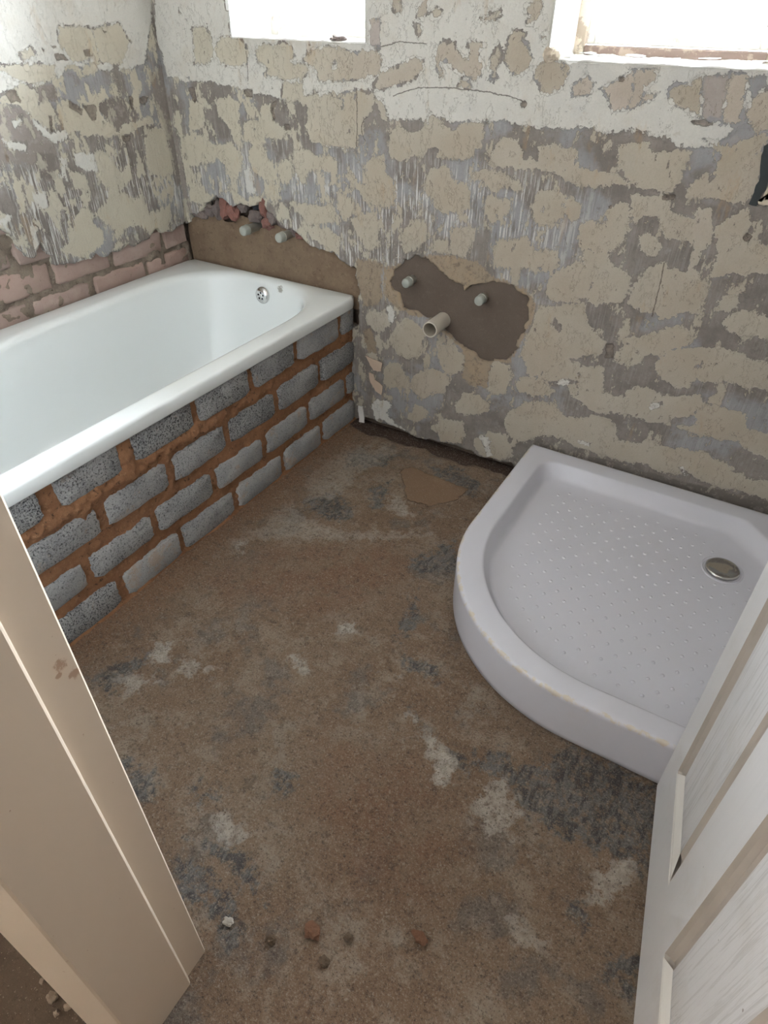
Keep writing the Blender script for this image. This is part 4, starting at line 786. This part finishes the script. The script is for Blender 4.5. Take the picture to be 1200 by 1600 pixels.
# ================================================================== windows
def window(n, rect, label, rust, mull):
    x0, x1, z0, z1 = rect; y = .20
    w_ = empty('window_%d' % n, ((x0 + x1) / 2, .10, z0)); tag(w_, label, 'window', kind='structure')
    rv = MB().box((x0 - .012, -.007, z0 - .004), (x0 + .003, T1, z1 + .012)).box((x1 - .003, -.007, z0 - .004), (x1 + .012, T1, z1 + .012)).box((x0 + .003, -.007, z1 - .003), (x1 - .003, T1, z1 + .012)); rv.build('reveal', M['white_paint'], w_, smooth=False)
    # sill: a slightly uneven plastered slab
    X = axis_pts([(x0 - .004, .008), (x1 + .004, None)]); Y = axis_pts([(-.009, .008), (T1, None)]); xx, yy = np.meshgrid(X, Y, indexing='ij')
    P = np.c_[xx.ravel(), yy.ravel(), np.zeros(xx.size)]; zt = z0 + fbm(P, 14, 4, n) * .004 + fbm(P, 60, 3, n + 3) * .002 + .004; P[:, 1] -= (P[:, 1] < -.004) * (fbm(P, 30, 3, n + 8) * .004); zt = zt - np.clip((-.003 - P[:, 1]) / .01, 0, 1) * .004
    ny = len(Y); i, j = np.divmod(np.arange((len(X) - 1) * (ny - 1)), ny - 1); a = i * ny + j
    top = np.c_[P[:, :2], zt]; F = [tuple(q) for q in np.c_[a, a + ny, a + ny + 1, a + 1]]
    fe = np.arange(len(X)) * ny; low = top[fe] - (0, -.006, .016); nb = len(top)
    F += [(nb + i, nb + i + 1, int(fe[i + 1]), int(fe[i])) for i in range(len(X) - 1)]
    mesh_obj('sill', np.r_[top, low], F, M['white_paint'], w_)
    fm = MB(); fw = .030
    for lo, hi in (((x0, y - .015, z0), (x0 + fw, y + .02, z1)), ((x1 - fw, y - .015, z0), (x1, y + .02, z1)), ((x0 + fw, y - .015, z1 - fw), (x1 - fw, y + .02, z1))): fm.box(lo, hi, .003)
    fm.build('frame', M['frame_rust'] if rust else M['window_steel'], w_, smooth=False)
    MB().box((x0 + fw, y - .018, z0), (x1 - fw, y + .02, z0 + .024), .003).build('bottom_rail', M['rusty_steel'] if rust else M['window_steel'], w_, smooth=False)
    cs = MB(); c0, c1, d0, d1 = x0 + fw + .002, x1 - fw - .002, z0 + .026, z1 - fw - .002; q = .020
    for lo, hi in (((c0, y - .006, d0), (c0 + q, y + .016, d1)), ((c1 - q, y - .006, d0), (c1, y + .016, d1)), ((c0 + q, y - .006, d0), (c1 - q, y + .016, d0 + q)), ((c0 + q, y - .006, d1 - q), (c1 - q, y + .016, d1))): cs.box(lo, hi, .002)
    if mull: cs.box((c0 + q, y - .004, mull), (c1 - q, y + .014, mull + .018), .002)
    cs.build('casement', M['window_steel'], w_, smooth=False)
    MB().box((c0 + q, y + .004, d0 + q), (c1 - q, y + .008, d1 - q)).build('pane', M['glass'], w_, smooth=False)
    return w_
window(1, WIN[0], 'white painted window above the bath', False, 1.66)
window(2, WIN[1], 'window with rusty bottom rail above the shower tray', True, 1.66)
chunk('broken_plaster', (1.352, -.006, 1.200), (.022, .010, .016), M['frame_rust'], wall_back, 77)
chunk('broken_plaster', (1.385, .02, 1.200), (.020, .014, .008), M['white_paint'], wall_back, 78)
def lump(name, label, cat, loc, r, mat, seed, group=None):
    o = chunk(name, loc, (r[0], r[1], r[2] * .75), M[mat], None, seed, 3, base=(loc[0], loc[1], loc[2] - r[2])); tag(o, label, cat, group); return o
lump('mortar_crumb', 'grey crumb of mortar on the sill of the window above the bath', 'rubble', (.715, .012, 1.214), (.026, .010, .009), 'mauve_stone', 31)
CHIPS = ['white paint chip at the front left corner of the rusty window sill', 'white paint chip in the middle depth of the sill near its left end', 'white paint chip at the back of the sill against the left frame', 'white paint chip in the middle of the sill, left of centre', 'white paint chip at the centre of the rusty window sill',
         'white paint chip close to the rusty rail, right of centre', 'white paint chip at the front right corner of the rusty window sill', 'white paint chip in the middle depth of the sill at its right end', 'white paint chip on the front of the sill, second from the left corner']
for q, (x, y) in enumerate([(1.375, .03), (1.42, .10), (1.395, .15), (1.53, .10), (1.62, .06), (1.70, .12), (1.80, .03), (1.815, .10), (1.46, .05)]):
    P0 = [(x - .02, 0), (x + .015, .004), (x + .024, .012), (x + .002, .018), (x - .018, .011)]
    A = np.array(P0) + rng.normal(0, .003, (5, 2)); zz = 1.1985 + rng.uniform(0, .004, 5)
    v = [(p[0], y + p[1] * 1.4, z) for p, z in zip(A, zz)] + [(p[0], y + p[1] * 1.4, z - .002) for p, z in zip(A, zz)]
    o = mesh_obj('paint_chip', v, [(0, 1, 2, 3, 4), (9, 8, 7, 6, 5)] + [(i, 5 + i, 5 + (i + 1) % 5, (i + 1) % 5) for i in range(5)], M['flake_white'], None, smooth=False, base=(x, y, 1.196))
    tag(o, CHIPS[q], 'paint chip', 'paint chips on the window sill')

# ================================================================== bathtub
BW, BL, BZ = .775, 1.66, .4952
def build_bath():
    root = empty('bathtub', (.39, -.83, 0)); tag(root, 'white acrylic bathtub set against the two walls behind grey bricks', 'bathtub')
    N = 192
    def outer(inset, z, rad=.012):
        x0, x1, y0, y1 = .004 + inset, BW - inset, -BL + inset, -.004 - inset; cx, cy = (x0 + x1) / 2, (y0 + y1) / 2; pts = []
        for k in range(N):
            a = 2 * math.pi * (k + .5) / N; pts.append(corner_ray(cx, cy, (x1 - x0) / 2, (y1 - y0) / 2, a, max(rad - inset * .3, .004)) + (z,))
        return pts
    def corner_ray(cx, cy, hx, hy, a, rad):
        # angle is spread over the perimeter of a superellipse so that loops of different shape line up
        c, s = math.cos(a), math.sin(a); sc = 1 / max(abs(c), abs(s)); qx, qy = c * sc, s * sc
        x, y = qx * hx, qy * hy; ex, ey = hx - abs(x), hy - abs(y)
        if ex < rad and ey < rad:
            dx, dy = rad - ex, rad - ey; d = math.hypot(dx, dy)
            if d > rad: x = math.copysign(hx - rad + dx * rad / d, x); y = math.copysign(hy - rad + dy * rad / d, y)
        return (cx + x, cy + y)
    def inner(x0, x1, yfar, ynear, z, n=2.7, R=.32):
        # straight sides, superelliptic ends
        cx = (x0 + x1) / 2; hx = (x1 - x0) / 2; pts = []
        cy = (yfar + ynear) / 2; hy = (yfar - ynear) / 2
        for k in range(N):
            a = 2 * math.pi * (k + .5) / N; c, s = math.cos(a), math.sin(a); sc = 1 / max(abs(c), abs(s)); u, v_ = c * sc * hx, s * sc * hy
            ye = hy - R
            if abs(v_) > ye:
                # map the square end onto a superellipse
                p, q = u / hx, (abs(v_) - ye) / R; m = max(abs(p), abs(q)); nn = (abs(p) ** n + abs(q) ** n) ** (1 / n)
                g = m / nn if nn > 0 else 1; u = p * g * hx; v_ = math.copysign(ye + q * g * R, v_)
            pts.append((cx + u, cy + v_, z))
        return pts
    z = BZ
    loops = [outer(.012, z - .041), outer(.003, z - .041), outer(.0, z - .037), outer(.0006, z - .010), outer(.002, z - .005), outer(.005, z - .0016), outer(.010, z)]
    io = (.088, .703, -.034, -1.600)
    def inn(d, zz, n=2.7, R=.32, far=0, near=0): return inner(io[0] + d, io[1] - d, io[2] - d - far, io[3] + d + near, zz, n, R)
    loops += [inn(-.016, z - .0004), inn(-.007, z - .002), inn(0, z - .0055), inn(.006, z - .011), inn(.0105, z - .019), inn(.0135, z - .030), inn(.020, z - .07, 2.7, .31, .003, .02), inn(.030, z - .14, 2.6, .30, .010, .06), inn(.042, z - .22, 2.6, .29, .022, .12), inn(.056, z - .29, 2.5, .28, .036, .18),
              inn(.072, z - .335, 2.5, .27, .05, .22), inn(.095, z - .362, 2.5, .25, .065, .25), inn(.13, z - .374, 2.4, .22, .08, .28), inn(.20, z - .379, 2.2, .15, .10, .34)]
    v = [p for l in loops for p in l]; f = []
    for k in range(len(loops) - 1):
        f += [(k * N + i, k * N + (i + 1) % N, (k + 1) * N + (i + 1) % N, (k + 1) * N + i) for i in range(N)]
    f.append(tuple((len(loops) - 1) * N + i for i in range(N)))
    shell = mesh_obj('tub_shell', v, f, M['acrylic'], root, angle=60)
    # underside skirt hidden behind the bricks: support feet
    for x in (.15, .62):
        for y in (-.35, -1.3): MB().tube((x, y, 0), (x, y, z - .36), .018, n=12).build('support_foot', M['brass'], root)
    # overflow in the drain-end wall
    oc = Vector((.394, -.056, .437)); ax = Vector((0, -1, .10)).normalized()
    ov = MB().lathe(oc, ax, [(-.004, .031), (.002, .031), (.006, .030), (.011, .025), (.0135, .0185), (.0135, .0001)], 40).build('overflow_plate', M['chrome'], root, angle=40); ov['label'] = 'round chrome overflow plate'
    a = ax.orthogonal().normalized(); b = ax.cross(a); up = Vector((0, .1, 1)).normalized(); rt = ax.cross(up)
    for q in range(5):
        t_ = math.pi / 2 + q * 2 * math.pi / 5; c = oc + ax * .0138 + (math.cos(t_) * rt + math.sin(t_) * up) * .0112
        MB().lathe(c, ax, [(-.001, .0034), (.0006, .0034), (.0006, .0001)], 14).build('overflow_slot', M['black'], ov)
    MB().lathe(oc + ax * .013, ax, [(0, .004), (.0015, .0035), (.002, .0001)], 16).build('screw', M['chrome'], ov)
    wc = Vector((.395, -.30, z - .377))
    MB().lathe(wc, Vector((0, 0, 1)), [(-.01, .036), (.003, .036), (.004, .030), (.001, .022), (.001, .0001)], 32).build('waste_ring', M['chrome'], root)
build_bath()

# ================================================================== brick surround under the bath rim
def build_surround():
    root = empty('bath_surround', (.71, -.83, 0)); tag(root, 'low front of grey cement bricks in orange mortar under the bath rim', 'brickwork')
    FX = .762
    C1 = [(-.010, -.216), (-.240, -.449), (-.471, -.689), (-.713, -.925), (-.949, -1.153), (-1.177, -1.388), (-1.412, -1.62)]
    C2 = [(-.006, -.052), (-.072, -.287), (-.311, -.530), (-.556, -.764), (-.789, -.998), (-1.022, -1.222), (-1.246, -1.458), (-1.482, -1.65)]
    C3 = [(-.008, -.208), (-.232, -.448), (-.472, -.684), (-.708, -.912), (-.936, -1.140), (-1.166, -1.378), (-1.402, -1.62)]
    C4 = [(-.004, -.080), (-.104, -.327), (-.351, -.554), (-.578, -.787), (-.811, -1.018), (-1.062, -1.240), (-1.285, -1.478), (-1.502, -1.65)]
    Z = [(.004, .090), (.123, .203), (.244, .327), (.369, .452)]
    sl = lambda y: y                                                # courses are level
    q = 0
    for row, (z0, z1) in zip((C1, C2, C3, C4), Z):
        for y1, y0 in row:
            q += 1; r = np.random.default_rng(q + 40); dx = r.uniform(-.003, .0015)
            # face outline with worn corners, extruded back
            hy, hz = (y1 - y0) / 2, (z1 - z0) / 2; cy, cz = (y0 + y1) / 2, (z0 + z1) / 2; n = 32; ring = []; rc = r.uniform(.006, .011)
            for k in range(n):
                a = 2 * math.pi * (k + .5) / n; c, s_ = math.cos(a), math.sin(a); m = 1 / max(abs(c), abs(s_)); u, w_ = c * m * hy, s_ * m * hz
                dx_, dz_ = abs(u) - (hy - rc), abs(w_) - (hz - rc)
                if dx_ > 0 and dz_ > 0:
                    t_ = rc / max(math.hypot(dx_, dz_), rc); u = math.copysign(hy - rc + dx_ * t_, u); w_ = math.copysign(hz - rc + dz_ * t_, w_)
                ring.append((u / hy, w_ / hz))
            ring = np.array(ring); tilt = r.normal(0, .008); jit = r.normal(0, .0012, (n, 2))
            loops = []
            for sc, x in ((1.0, FX - .046), (1.0, FX - .010 + dx), (.985, FX - .003 + dx), (.955, FX + dx)):
                y = cy + ring[:, 0] * (hy - (1 - sc) * .10) + jit[:, 0]; z = cz + ring[:, 1] * (hz - (1 - sc) * .10) + jit[:, 1] + ring[:, 0] * hy * tilt
                loops.append(np.c_[np.full(n, x), y, np.maximum(z, .002)])
            v = np.concatenate(loops + [[[FX + dx + .0005, cy, cz]]]); f = [tuple(range(n))[::-1]]
            for k in range(3): f += [(k * n + i, k * n + (i + 1) % n, (k + 1) * n + (i + 1) % n, (k + 1) * n + i) for i in range(n)]
            f += [(3 * n + i, 3 * n + (i + 1) % n, 4 * n) for i in range(n)]
            mesh_obj('brick', v, f, M['cement'], root, angle=45)
    # mortar sheet: recessed in the joints, smeared out over some of them
    Y = axis_pts([(-1.65, .012), (-1.36, .0045), (0, None)]); Zz = axis_pts([(0, .0045), (.449, None)])
    yy, zz = np.meshgrid(Y, Zz, indexing='ij'); P3 = np.c_[np.zeros(yy.size), yy.ravel(), zz.ravel()]
    big = fbm(P3, 5, 3, 21); fn = fbm(P3, 45, 4, 22)
    fz_ = fbm(P3, 110, 2, 23); ex = -.010 + big * .007 + fn * .005 + fz_ * .0018
    # thick untooled bed between the top courses towards the near end, and between brick 5 and 6
    bed = np.exp(-((P3[:, 2] - .350) / .020) ** 2) * np.clip((-P3[:, 1] - .35) / .5, .15, 1); ex += bed * (.013 + .006 * fn)
    prp = np.exp(-((P3[:, 1] + 1.045) / .025) ** 2) * np.exp(-((P3[:, 2] - .40) / .05) ** 2); ex += prp * .014
    prp = np.exp(-((P3[:, 1] + .925) / .022) ** 2) * np.exp(-((P3[:, 2] - .28) / .05) ** 2); ex += prp * .012
    ex += np.exp(-(P3[:, 2] / .008) ** 2) * .012
    P3[:, 0] = FX + np.minimum(ex, .009)
    n = len(Zz); i, j = np.divmod(np.arange((len(Y) - 1) * (n - 1)), n - 1); a = i * n + j
    mesh_obj('mortar', P3, np.c_[a, a + n, a + n + 1, a + 1], M['sand_mortar'], root)
build_surround()

# ================================================================== shower tray
def build_tray():
    X0, X1, Y0, Y1, H = 1.484, 2.405, -.957, -.030, .140
    root = empty('shower_tray', ((X0 + X1) / 2, (Y0 + Y1) / 2, 0)); tag(root, 'white quadrant shower tray on the floor in the corner', 'shower tray')
    N = 240; cen = np.array([2.02, -.42])
    def arc(cx, cy, r, a0, a1, n=24): return [(cx + r * math.cos(math.radians(t_)), cy + r * math.sin(math.radians(t_))) for t_ in np.linspace(a0, a1, n)]
    def outline(i):   # outer edge set in by i
        R = .447 - i; ox, oy = X0 + .447, Y0 + .447; cr = max(.006 - i, .001)
        return arc(X0 + i + cr, Y1 - i - cr, cr, 90, 180, 8) + arc(ox, oy, R, 180, 270, 60) + arc(X1 - i - cr, Y0 + i + cr, cr, 270, 360, 8) + arc(X1 - i - cr, Y1 - i - cr, cr, 0, 90, 8)
    def well(i, rc=.055):   # recess edge, set in by i
        x0, y0, y1, x1 = 1.550 + i, -.897 + i, -.098 - i, 2.335 - i; r = .400 - i; c = max(rc - i * .2, .02); k = .085
        p = arc(x0 + c, y1 - c, c, 90, 180, 14) + arc(x0 + i * 0 + r, y0 + r, r, 180, 270, 60) + arc(x1 - c, y0 + c, c, 270, 360, 10)
        d = .19                                                       # chamfered corner by the drain
        p += arc(x1 - .03, y1 - d - .0, .03, 0, 45, 6) + arc(x1 - d, y1 - .03, .03, 45, 90, 6)
        return p
    def resample(poly):
        A = np.array(poly); out = []
        B = np.roll(A, -1, 0)
        for k in range(N):
            a = 2 * math.pi * k / N; d = np.array([math.cos(a), math.sin(a)]); best = 0
            e = B - A; den = d[0] * e[:, 1] - d[1] * e[:, 0]; w_ = A - cen
            with np.errstate(divide='ignore', invalid='ignore'):
                t_ = (w_[:, 0] * e[:, 1] - w_[:, 1] * e[:, 0]) / den; u_ = (w_[:, 0] * d[1] - w_[:, 1] * d[0]) / den
            ok = (t_ > 0) & (u_ >= -1e-6) & (u_ <= 1 + 1e-6) & np.isfinite(t_); out.append(cen + d * t_[ok].max())
        return np.array(out)
    fz = H - .047
    prof = [(outline, .006, .0, 0), (outline, .001, .004, 0), (outline, .0, .02, 0), (outline, .0, H - .016, .25), (outline, .0, H - .008, .75), (outline, .002, H - .003, .9), (outline, .006, H - .0006, .8), (outline, .012, H, .2), (outline, .030, H, 0),
            (well, -.006, H, 0), (well, -.002, H - .0006, 0), (well, .001, H - .0028, 0), (well, .004, H - .008, 0), (well, .018, H - .033, 0), (well, .022, H - .0395, 0), (well, .027, H - .0440, 0), (well, .034, fz, 0), (well, .090, fz - .001, 0)]
    v = []; st = []
    for fn_, i, z, s in prof:
        for p in resample(fn_(i)): v.append((p[0], p[1], z)); st.append(s)
    n = len(prof); f = []
    for k in range(n - 1): f += [(k * N + i, k * N + (i + 1) % N, (k + 1) * N + (i + 1) % N, (k + 1) * N + i) for i in range(N)]
    dc = np.array([2.137, -.295]); v.append((*cen, fz - .003)); st.append(0); f += [((n - 1) * N + i, (n - 1) * N + (i + 1) % N, len(v) - 1) for i in range(N)]
    mesh_obj('tray_body', v, f, M['tray'], root, angle=55, attrs={'stain': st})
    # anti-slip studs
    inside = resample(well(.068)); mb = MB(); s = .0375; sq = [(math.cos(math.pi * q / 4), math.sin(math.pi * q / 4)) for q in range(8)]
    for a_ in range(-16, 17):
        for b_ in range(-16, 17):
            if (a_ + b_) % 2: continue
            p = np.array([1.94 + a_ * s * .72, -.50 + b_ * s * .72])
            if poly_sd(p[None], inside)[0] < 0 or np.hypot(*(p - dc)) < .066: continue
            zc = fz - .003 + .0022 * np.hypot(*(p - cen)) / .4
            mb.add([(p[0] + c * r, p[1] + e * r, zc + hh) for r, hh in ((.0054, -.001), (.0036, .0019)) for c, e in sq] + [(p[0], p[1], zc + .0026)],
                   [(k, (k + 1) % 8, 8 + (k + 1) % 8, 8 + k) for k in range(8)] + [(8 + k, 8 + (k + 1) % 8, 16) for k in range(8)])
    st_ = mb.build('studs', M['tray'], root); st_['kind'] = 'stuff'
    c = Vector((dc[0], dc[1], fz - .002)); up = Vector((0, 0, 1))
    dr = MB().lathe(c, up, [(-.002, .054), (.003, .054), (.0045, .052), (.003, .049), (-.001, .049)], 48).build('drain_ring', M['tray'], root, attrs={'stain': [0] * 240}); 
    MB().lathe(c, up, [(0, .0445), (.007, .0445), (.0092, .0425), (.0100, .038), (.0106, .020), (.0107, .0001)], 48).build('drain_cover', M['mirror'], root)['label'] = 'domed chrome drain cover'
build_tray()

# ================================================================== capped pipes in the walls
def capped_pipe(x, z, L_, label, stub, r=.0145, cap='grey_cap'):
    root = empty('capped_pipe', (x, 0, z)); tag(root, label, 'pipe'); p = lambda d: (x, -d, z)
    MB().tube(p(-.03), p(L_ - .020), r * .90, n=20).build('pipe_body', M[stub], root, angle=40)
    MB().lathe(p(L_ - .034), (0, -1, 0), [(0, r * .9), (.001, r * 1.08), (.008, r * 1.08), (.009, r * .92)], 24).build('collar', M['brass'], root, angle=40)
    MB().lathe(p(L_ - .024), (0, -1, 0), [(0, r * .9), (.001, r), (.018, r), (.022, r * .93), (.024, r * .78), (.0245, .0001)], 24).build('cap', M[cap], root, angle=40)
capped_pipe(.344, .658, .072, 'capped pipe over the bath, nearer the corner under the broken bricks', 'brass', .0165)
capped_pipe(.499, .657, .068, 'capped pipe over the bath, further from the corner', 'brass', .0160)
capped_pipe(.994, .590, .056, 'capped basin pipe at the narrow left end of the grey mortar patch', 'brass', .0150)
capped_pipe(1.247, .581, .050, 'capped basin pipe at the wide right end of the grey mortar patch', 'pipe_plaster', .0150)
def waste():
    root = empty('waste_pipe', (1.113, 0, .478)); tag(root, 'open pale plastic waste pipe sticking out of the grey mortar patch', 'pipe')
    R, r = .0255, .0215
    MB().lathe((1.113, .02, .479), (0, -1, 0), [(0, R), (.121, R), (.122, R - .0015), (.122, r + .0008), (.1213, r), (.0, r), (-.001, r), (-.001, .0001)], 36).build('pipe_body', M['pvc'], root, angle=40)
waste()

# ================================================================== steel door frame (left jamb, head, right jamb)
def build_frame():
    root = empty('trim_1', (1.52, -1.74, 0)); tag(root, 'cream steel door frame of the doorway', 'door frame', kind='structure')
    NY = -1.832
    def jamb(sgn, x):   # profile across the wall; sgn +1: opening lies to +x
        prof = [(x - .048, -1.676), (x + .000, -1.676), (x + .0035, -1.679), (x + .0035, -1.7205), (x + .0125, -1.7245), (x + .0145, -1.727), (x + .0145, NY + .003), (x + .0115, NY), (x - .050, NY - .022), (x - .052, NY - .018), (x - .052, -1.80)]
        if sgn < 0: prof = [(2 * x - a, b) for a, b in prof]
        n = len(prof); v = [(a, b, z) for z in (-.012, DH) for a, b in prof]; f = [(i, i + 1, n + i + 1, n + i) for i in range(n - 1)]
        if sgn < 0: f = [q[::-1] for q in f]
        return MB().add(v, [q[::-1] for q in f])
    jamb(1, 1.5225).build('jamb', M['jamb'], root, angle=25)
    jamb(-1, DX1 + .0).build('jamb', M['jamb'], root, angle=25)
    MB().box((DX0 - .04, -1.676, DH - .003), (DX1 + .04, NY, DH + .05), .004).build('head', M['jamb'], root, smooth=False)
build_frame()

# ================================================================== door leaf, open into the room
def build_door():
    A = np.array([2.133, -.966]); B = np.array([2.2305, -1.690]); d = (B - A) / np.linalg.norm(B - A); Lg = .735; nrm = np.array([d[1], -d[0]])    # nrm faces -x (into view)
    if nrm[0] > 0: nrm = -nrm
    root = empty('door_1', (float(B[0]), float(B[1]), .01)); tag(root, 'white panelled door standing open into the room', 'door', kind='structure')
    Z0, Z1, TH = .010, 2.02, .040
    lean = -.030 / .63
    def P(s, z, o): p = A + d * (s + lean * min(z, 2.1) * (1 - s / Lg)) + nrm * o; return (p[0], p[1], z)
    S0 = [.0, .074, .284, .392, .602, Lg]; ZZ = [Z0, .176, .80, .93, 1.52, 1.62, 1.92, Z1]
    panels = [(i, j) for i in (1, 3) for j in (1, 3, 5)]
    # face side with recessed mouldings; slab closed by edges and back
    v = []; f = []; idx = {}
    def vid(s, z, o):
        k = (round(s, 5), round(z, 5), round(o, 5))
        if k not in idx: idx[k] = len(v); v.append(P(s, z, o))
        return idx[k]
    for i in range(len(S0) - 1):
        for j in range(len(ZZ) - 1):
            if (i, j) in panels: continue
            s0, s1, z0, z1 = S0[i], S0[i + 1], ZZ[j], ZZ[j + 1]
            f.append([vid(s0, z0, 0), vid(s1, z0, 0), vid(s1, z1, 0), vid(s0, z1, 0)]); f.append([vid(s0, z0, -TH), vid(s0, z1, -TH), vid(s1, z1, -TH), vid(s1, z0, -TH)])
    for (i, j) in panels:
        s0, s1, z0, z1 = S0[i], S0[i + 1], ZZ[j], ZZ[j + 1]; f.append([vid(s0, z0, -TH), vid(s0, z1, -TH), vid(s1, z1, -TH), vid(s1, z0, -TH)])
    for j in range(len(ZZ) - 1):
        for s in (0, Lg): f.append([vid(s, ZZ[j], 0), vid(s, ZZ[j + 1], 0), vid(s, ZZ[j + 1], -TH), vid(s, ZZ[j], -TH)])
    for i in range(len(S0) - 1):
        for z in (Z0, Z1): f.append([vid(S0[i], z, 0), vid(S0[i + 1], z, 0), vid(S0[i + 1], z, -TH), vid(S0[i], z, -TH)])
    leaf = mesh_obj('leaf', v, f, M['door'], root, smooth=False, attrs={'grain': [.10] * len(v)})
    for (i, j) in panels:
        s0, s1, z0, z1 = S0[i], S0[i + 1], ZZ[j], ZZ[j + 1]; e = .034
        ring = lambda q, o: [P(s0 + q, z0 + q, o), P(s1 - q, z0 + q, o), P(s1 - q, z1 - q, o), P(s0 + q, z1 - q, o)]
        loops = [ring(0, 0), ring(.004, -.006), ring(.012, -.0115), ring(.020, -.0125), ring(.028, -.009), ring(e, -.0045)]
        vv = [p for l in loops for p in l]; ff = [(k * 4 + a, k * 4 + (a + 1) % 4, (k + 1) * 4 + (a + 1) % 4, (k + 1) * 4 + a) for k in range(len(loops) - 1) for a in range(4)]
        mesh_obj('panel_moulding', vv, ff, M['door_groove'], leaf, smooth=False)
        fl = ring(e, -.0045); mesh_obj('panel_field', fl, [(0, 1, 2, 3)], M['door'], leaf, smooth=False, attrs={'grain': [1.0] * 4})
    # chipped white strips on the lower mouldings
    for s0, s1 in ((.074, .284), (.392, .602)):
        vv = [P(s0 + .002, .170, .0006), P(s1 + .004, .166, .0006), P(s1 - .033, .176 + .036, -.0040), P(s0 + .033, .176 + .036, -.0040)]; mesh_obj('bare_chip', vv, [(0, 1, 2, 3)], M['flake_white'], leaf, smooth=False)
    # lever handle near the free edge (above the view)
    hb = MB(); c = P(.055, 1.02, 0); n3 = Vector((nrm[0], nrm[1], 0)); d3 = Vector((d[0], d[1], 0)); hp = Vector(c)
    hb.tube(hp, hp + n3 * .008, .024).tube(hp + n3 * .008, hp + n3 * .045, .009).tube(hp + n3 * .045, hp + n3 * .045 + d3 * .11, .009, .007); hb.build('door_handle', M['chrome'], root, angle=40)
    for z in (.22, 1.02, 1.80):
        q = P(Lg - .002, z, -.004); MB().tube((q[0], q[1], z - .045), (q[0], q[1], z + .045), .007, n=12).build('hinge', M['brass'], root, angle=40)
build_door()

# ================================================================== debris
lump('dirt_clod', 'rusty red clod of dirt on the near floor, left of the other red one', 'dirt clod', (1.668, -1.557, .001), (.015, .012, .008), 'red_clod', 41)
lump('dirt_clod', 'rusty red clod of dirt on the near floor, towards the door', 'dirt clod', (1.838, -1.468, .001), (.014, .010, .006), 'red_clod', 42)
lump('dirt_clod', 'small brown clod of dirt nearest the foot of the door frame', 'dirt clod', (1.614, -1.606, .001), (.009, .008, .008), 'clod', 43)
lump('dirt_clod', 'small dark clod of dirt between the two red clods', 'dirt clod', (1.728, -1.533, .002), (.008, .007, .005), 'clod', 44)
lump('dirt_clod', 'dark clod of dirt in front of the red clods at the bottom of the photo', 'dirt clod', (1.712, -1.585, .002), (.009, .008, .005), 'clod', 45)
lump('pale_stone', 'white chip of stone on the floor beside the foot of the door frame', 'stone', (1.530, -1.622, .002), (.010, .007, .006), 'pale_stone', 46)
for q, (x, y, r, s) in enumerate([(1.352, -1.858, .0085, 'larger pale pebble on the hallway dirt beside the door frame'), (1.385, -1.853, .0062, 'smaller pebble on the hallway dirt nearest the door frame'), (1.318, -1.852, .005, 'tiny pebble on the hallway dirt furthest from the camera'), (1.376, -1.868, .0055, 'small pebble in front of the larger pebble on the hallway dirt')]):
    lump('pebble', s, 'stone', (x, y, -.012 + r * .7), (r, r * .85, r * .8), 'pebble', 50 + q, 'pebbles on the hallway floor')
def grit():
    mb = MB(); T = np.array([(1, 0, -.4), (-.5, .87, -.4), (-.5, -.87, -.4), (.1, .1, .9)]); F = [(0, 2, 1), (0, 1, 3), (1, 2, 3), (2, 0, 3)]
    for k in range(2600):
        u = rng.random()
        if u < .25: x, y = .775 + abs(rng.normal(0, .035)), rng.uniform(-1.4, -.02)
        elif u < .32: x, y = rng.uniform(.8, 1.47), -abs(rng.normal(.03, .03))
        elif u < .40: x, y = rng.uniform(1.05, 1.50), rng.uniform(-1.95, -1.84)
        else: x, y = rng.uniform(.9, 2.1), rng.uniform(-1.8, -.3) if u < .6 else rng.uniform(-1.8, -1.1)
        if x > 1.47 and y > -.97 and not (x < 1.60 and y < -.85): continue
        if y < -1.66 and (1.44 < x < 1.545): continue
        if x > 2.08: continue
        r = rng.uniform(.0008, .0024) * (1.6 if rng.random() < .06 else 1); a = rng.uniform(0, 6.28); ca, sa = math.cos(a), math.sin(a)
        mb.add([(x + r * (p[0] * ca - p[1] * sa), y + r * (p[0] * sa + p[1] * ca), (.0 if y > -1.84 or x > 1.52 else -.012) + r * (p[2] + .2)) for p in T * rng.uniform(.6, 1.3, (4, 3))], F)
    o = mb.build('grit', M['pebble'], smooth=False); tag(o, 'fine grit and crumbs scattered over the screed floor', 'grit', kind='stuff')
grit()
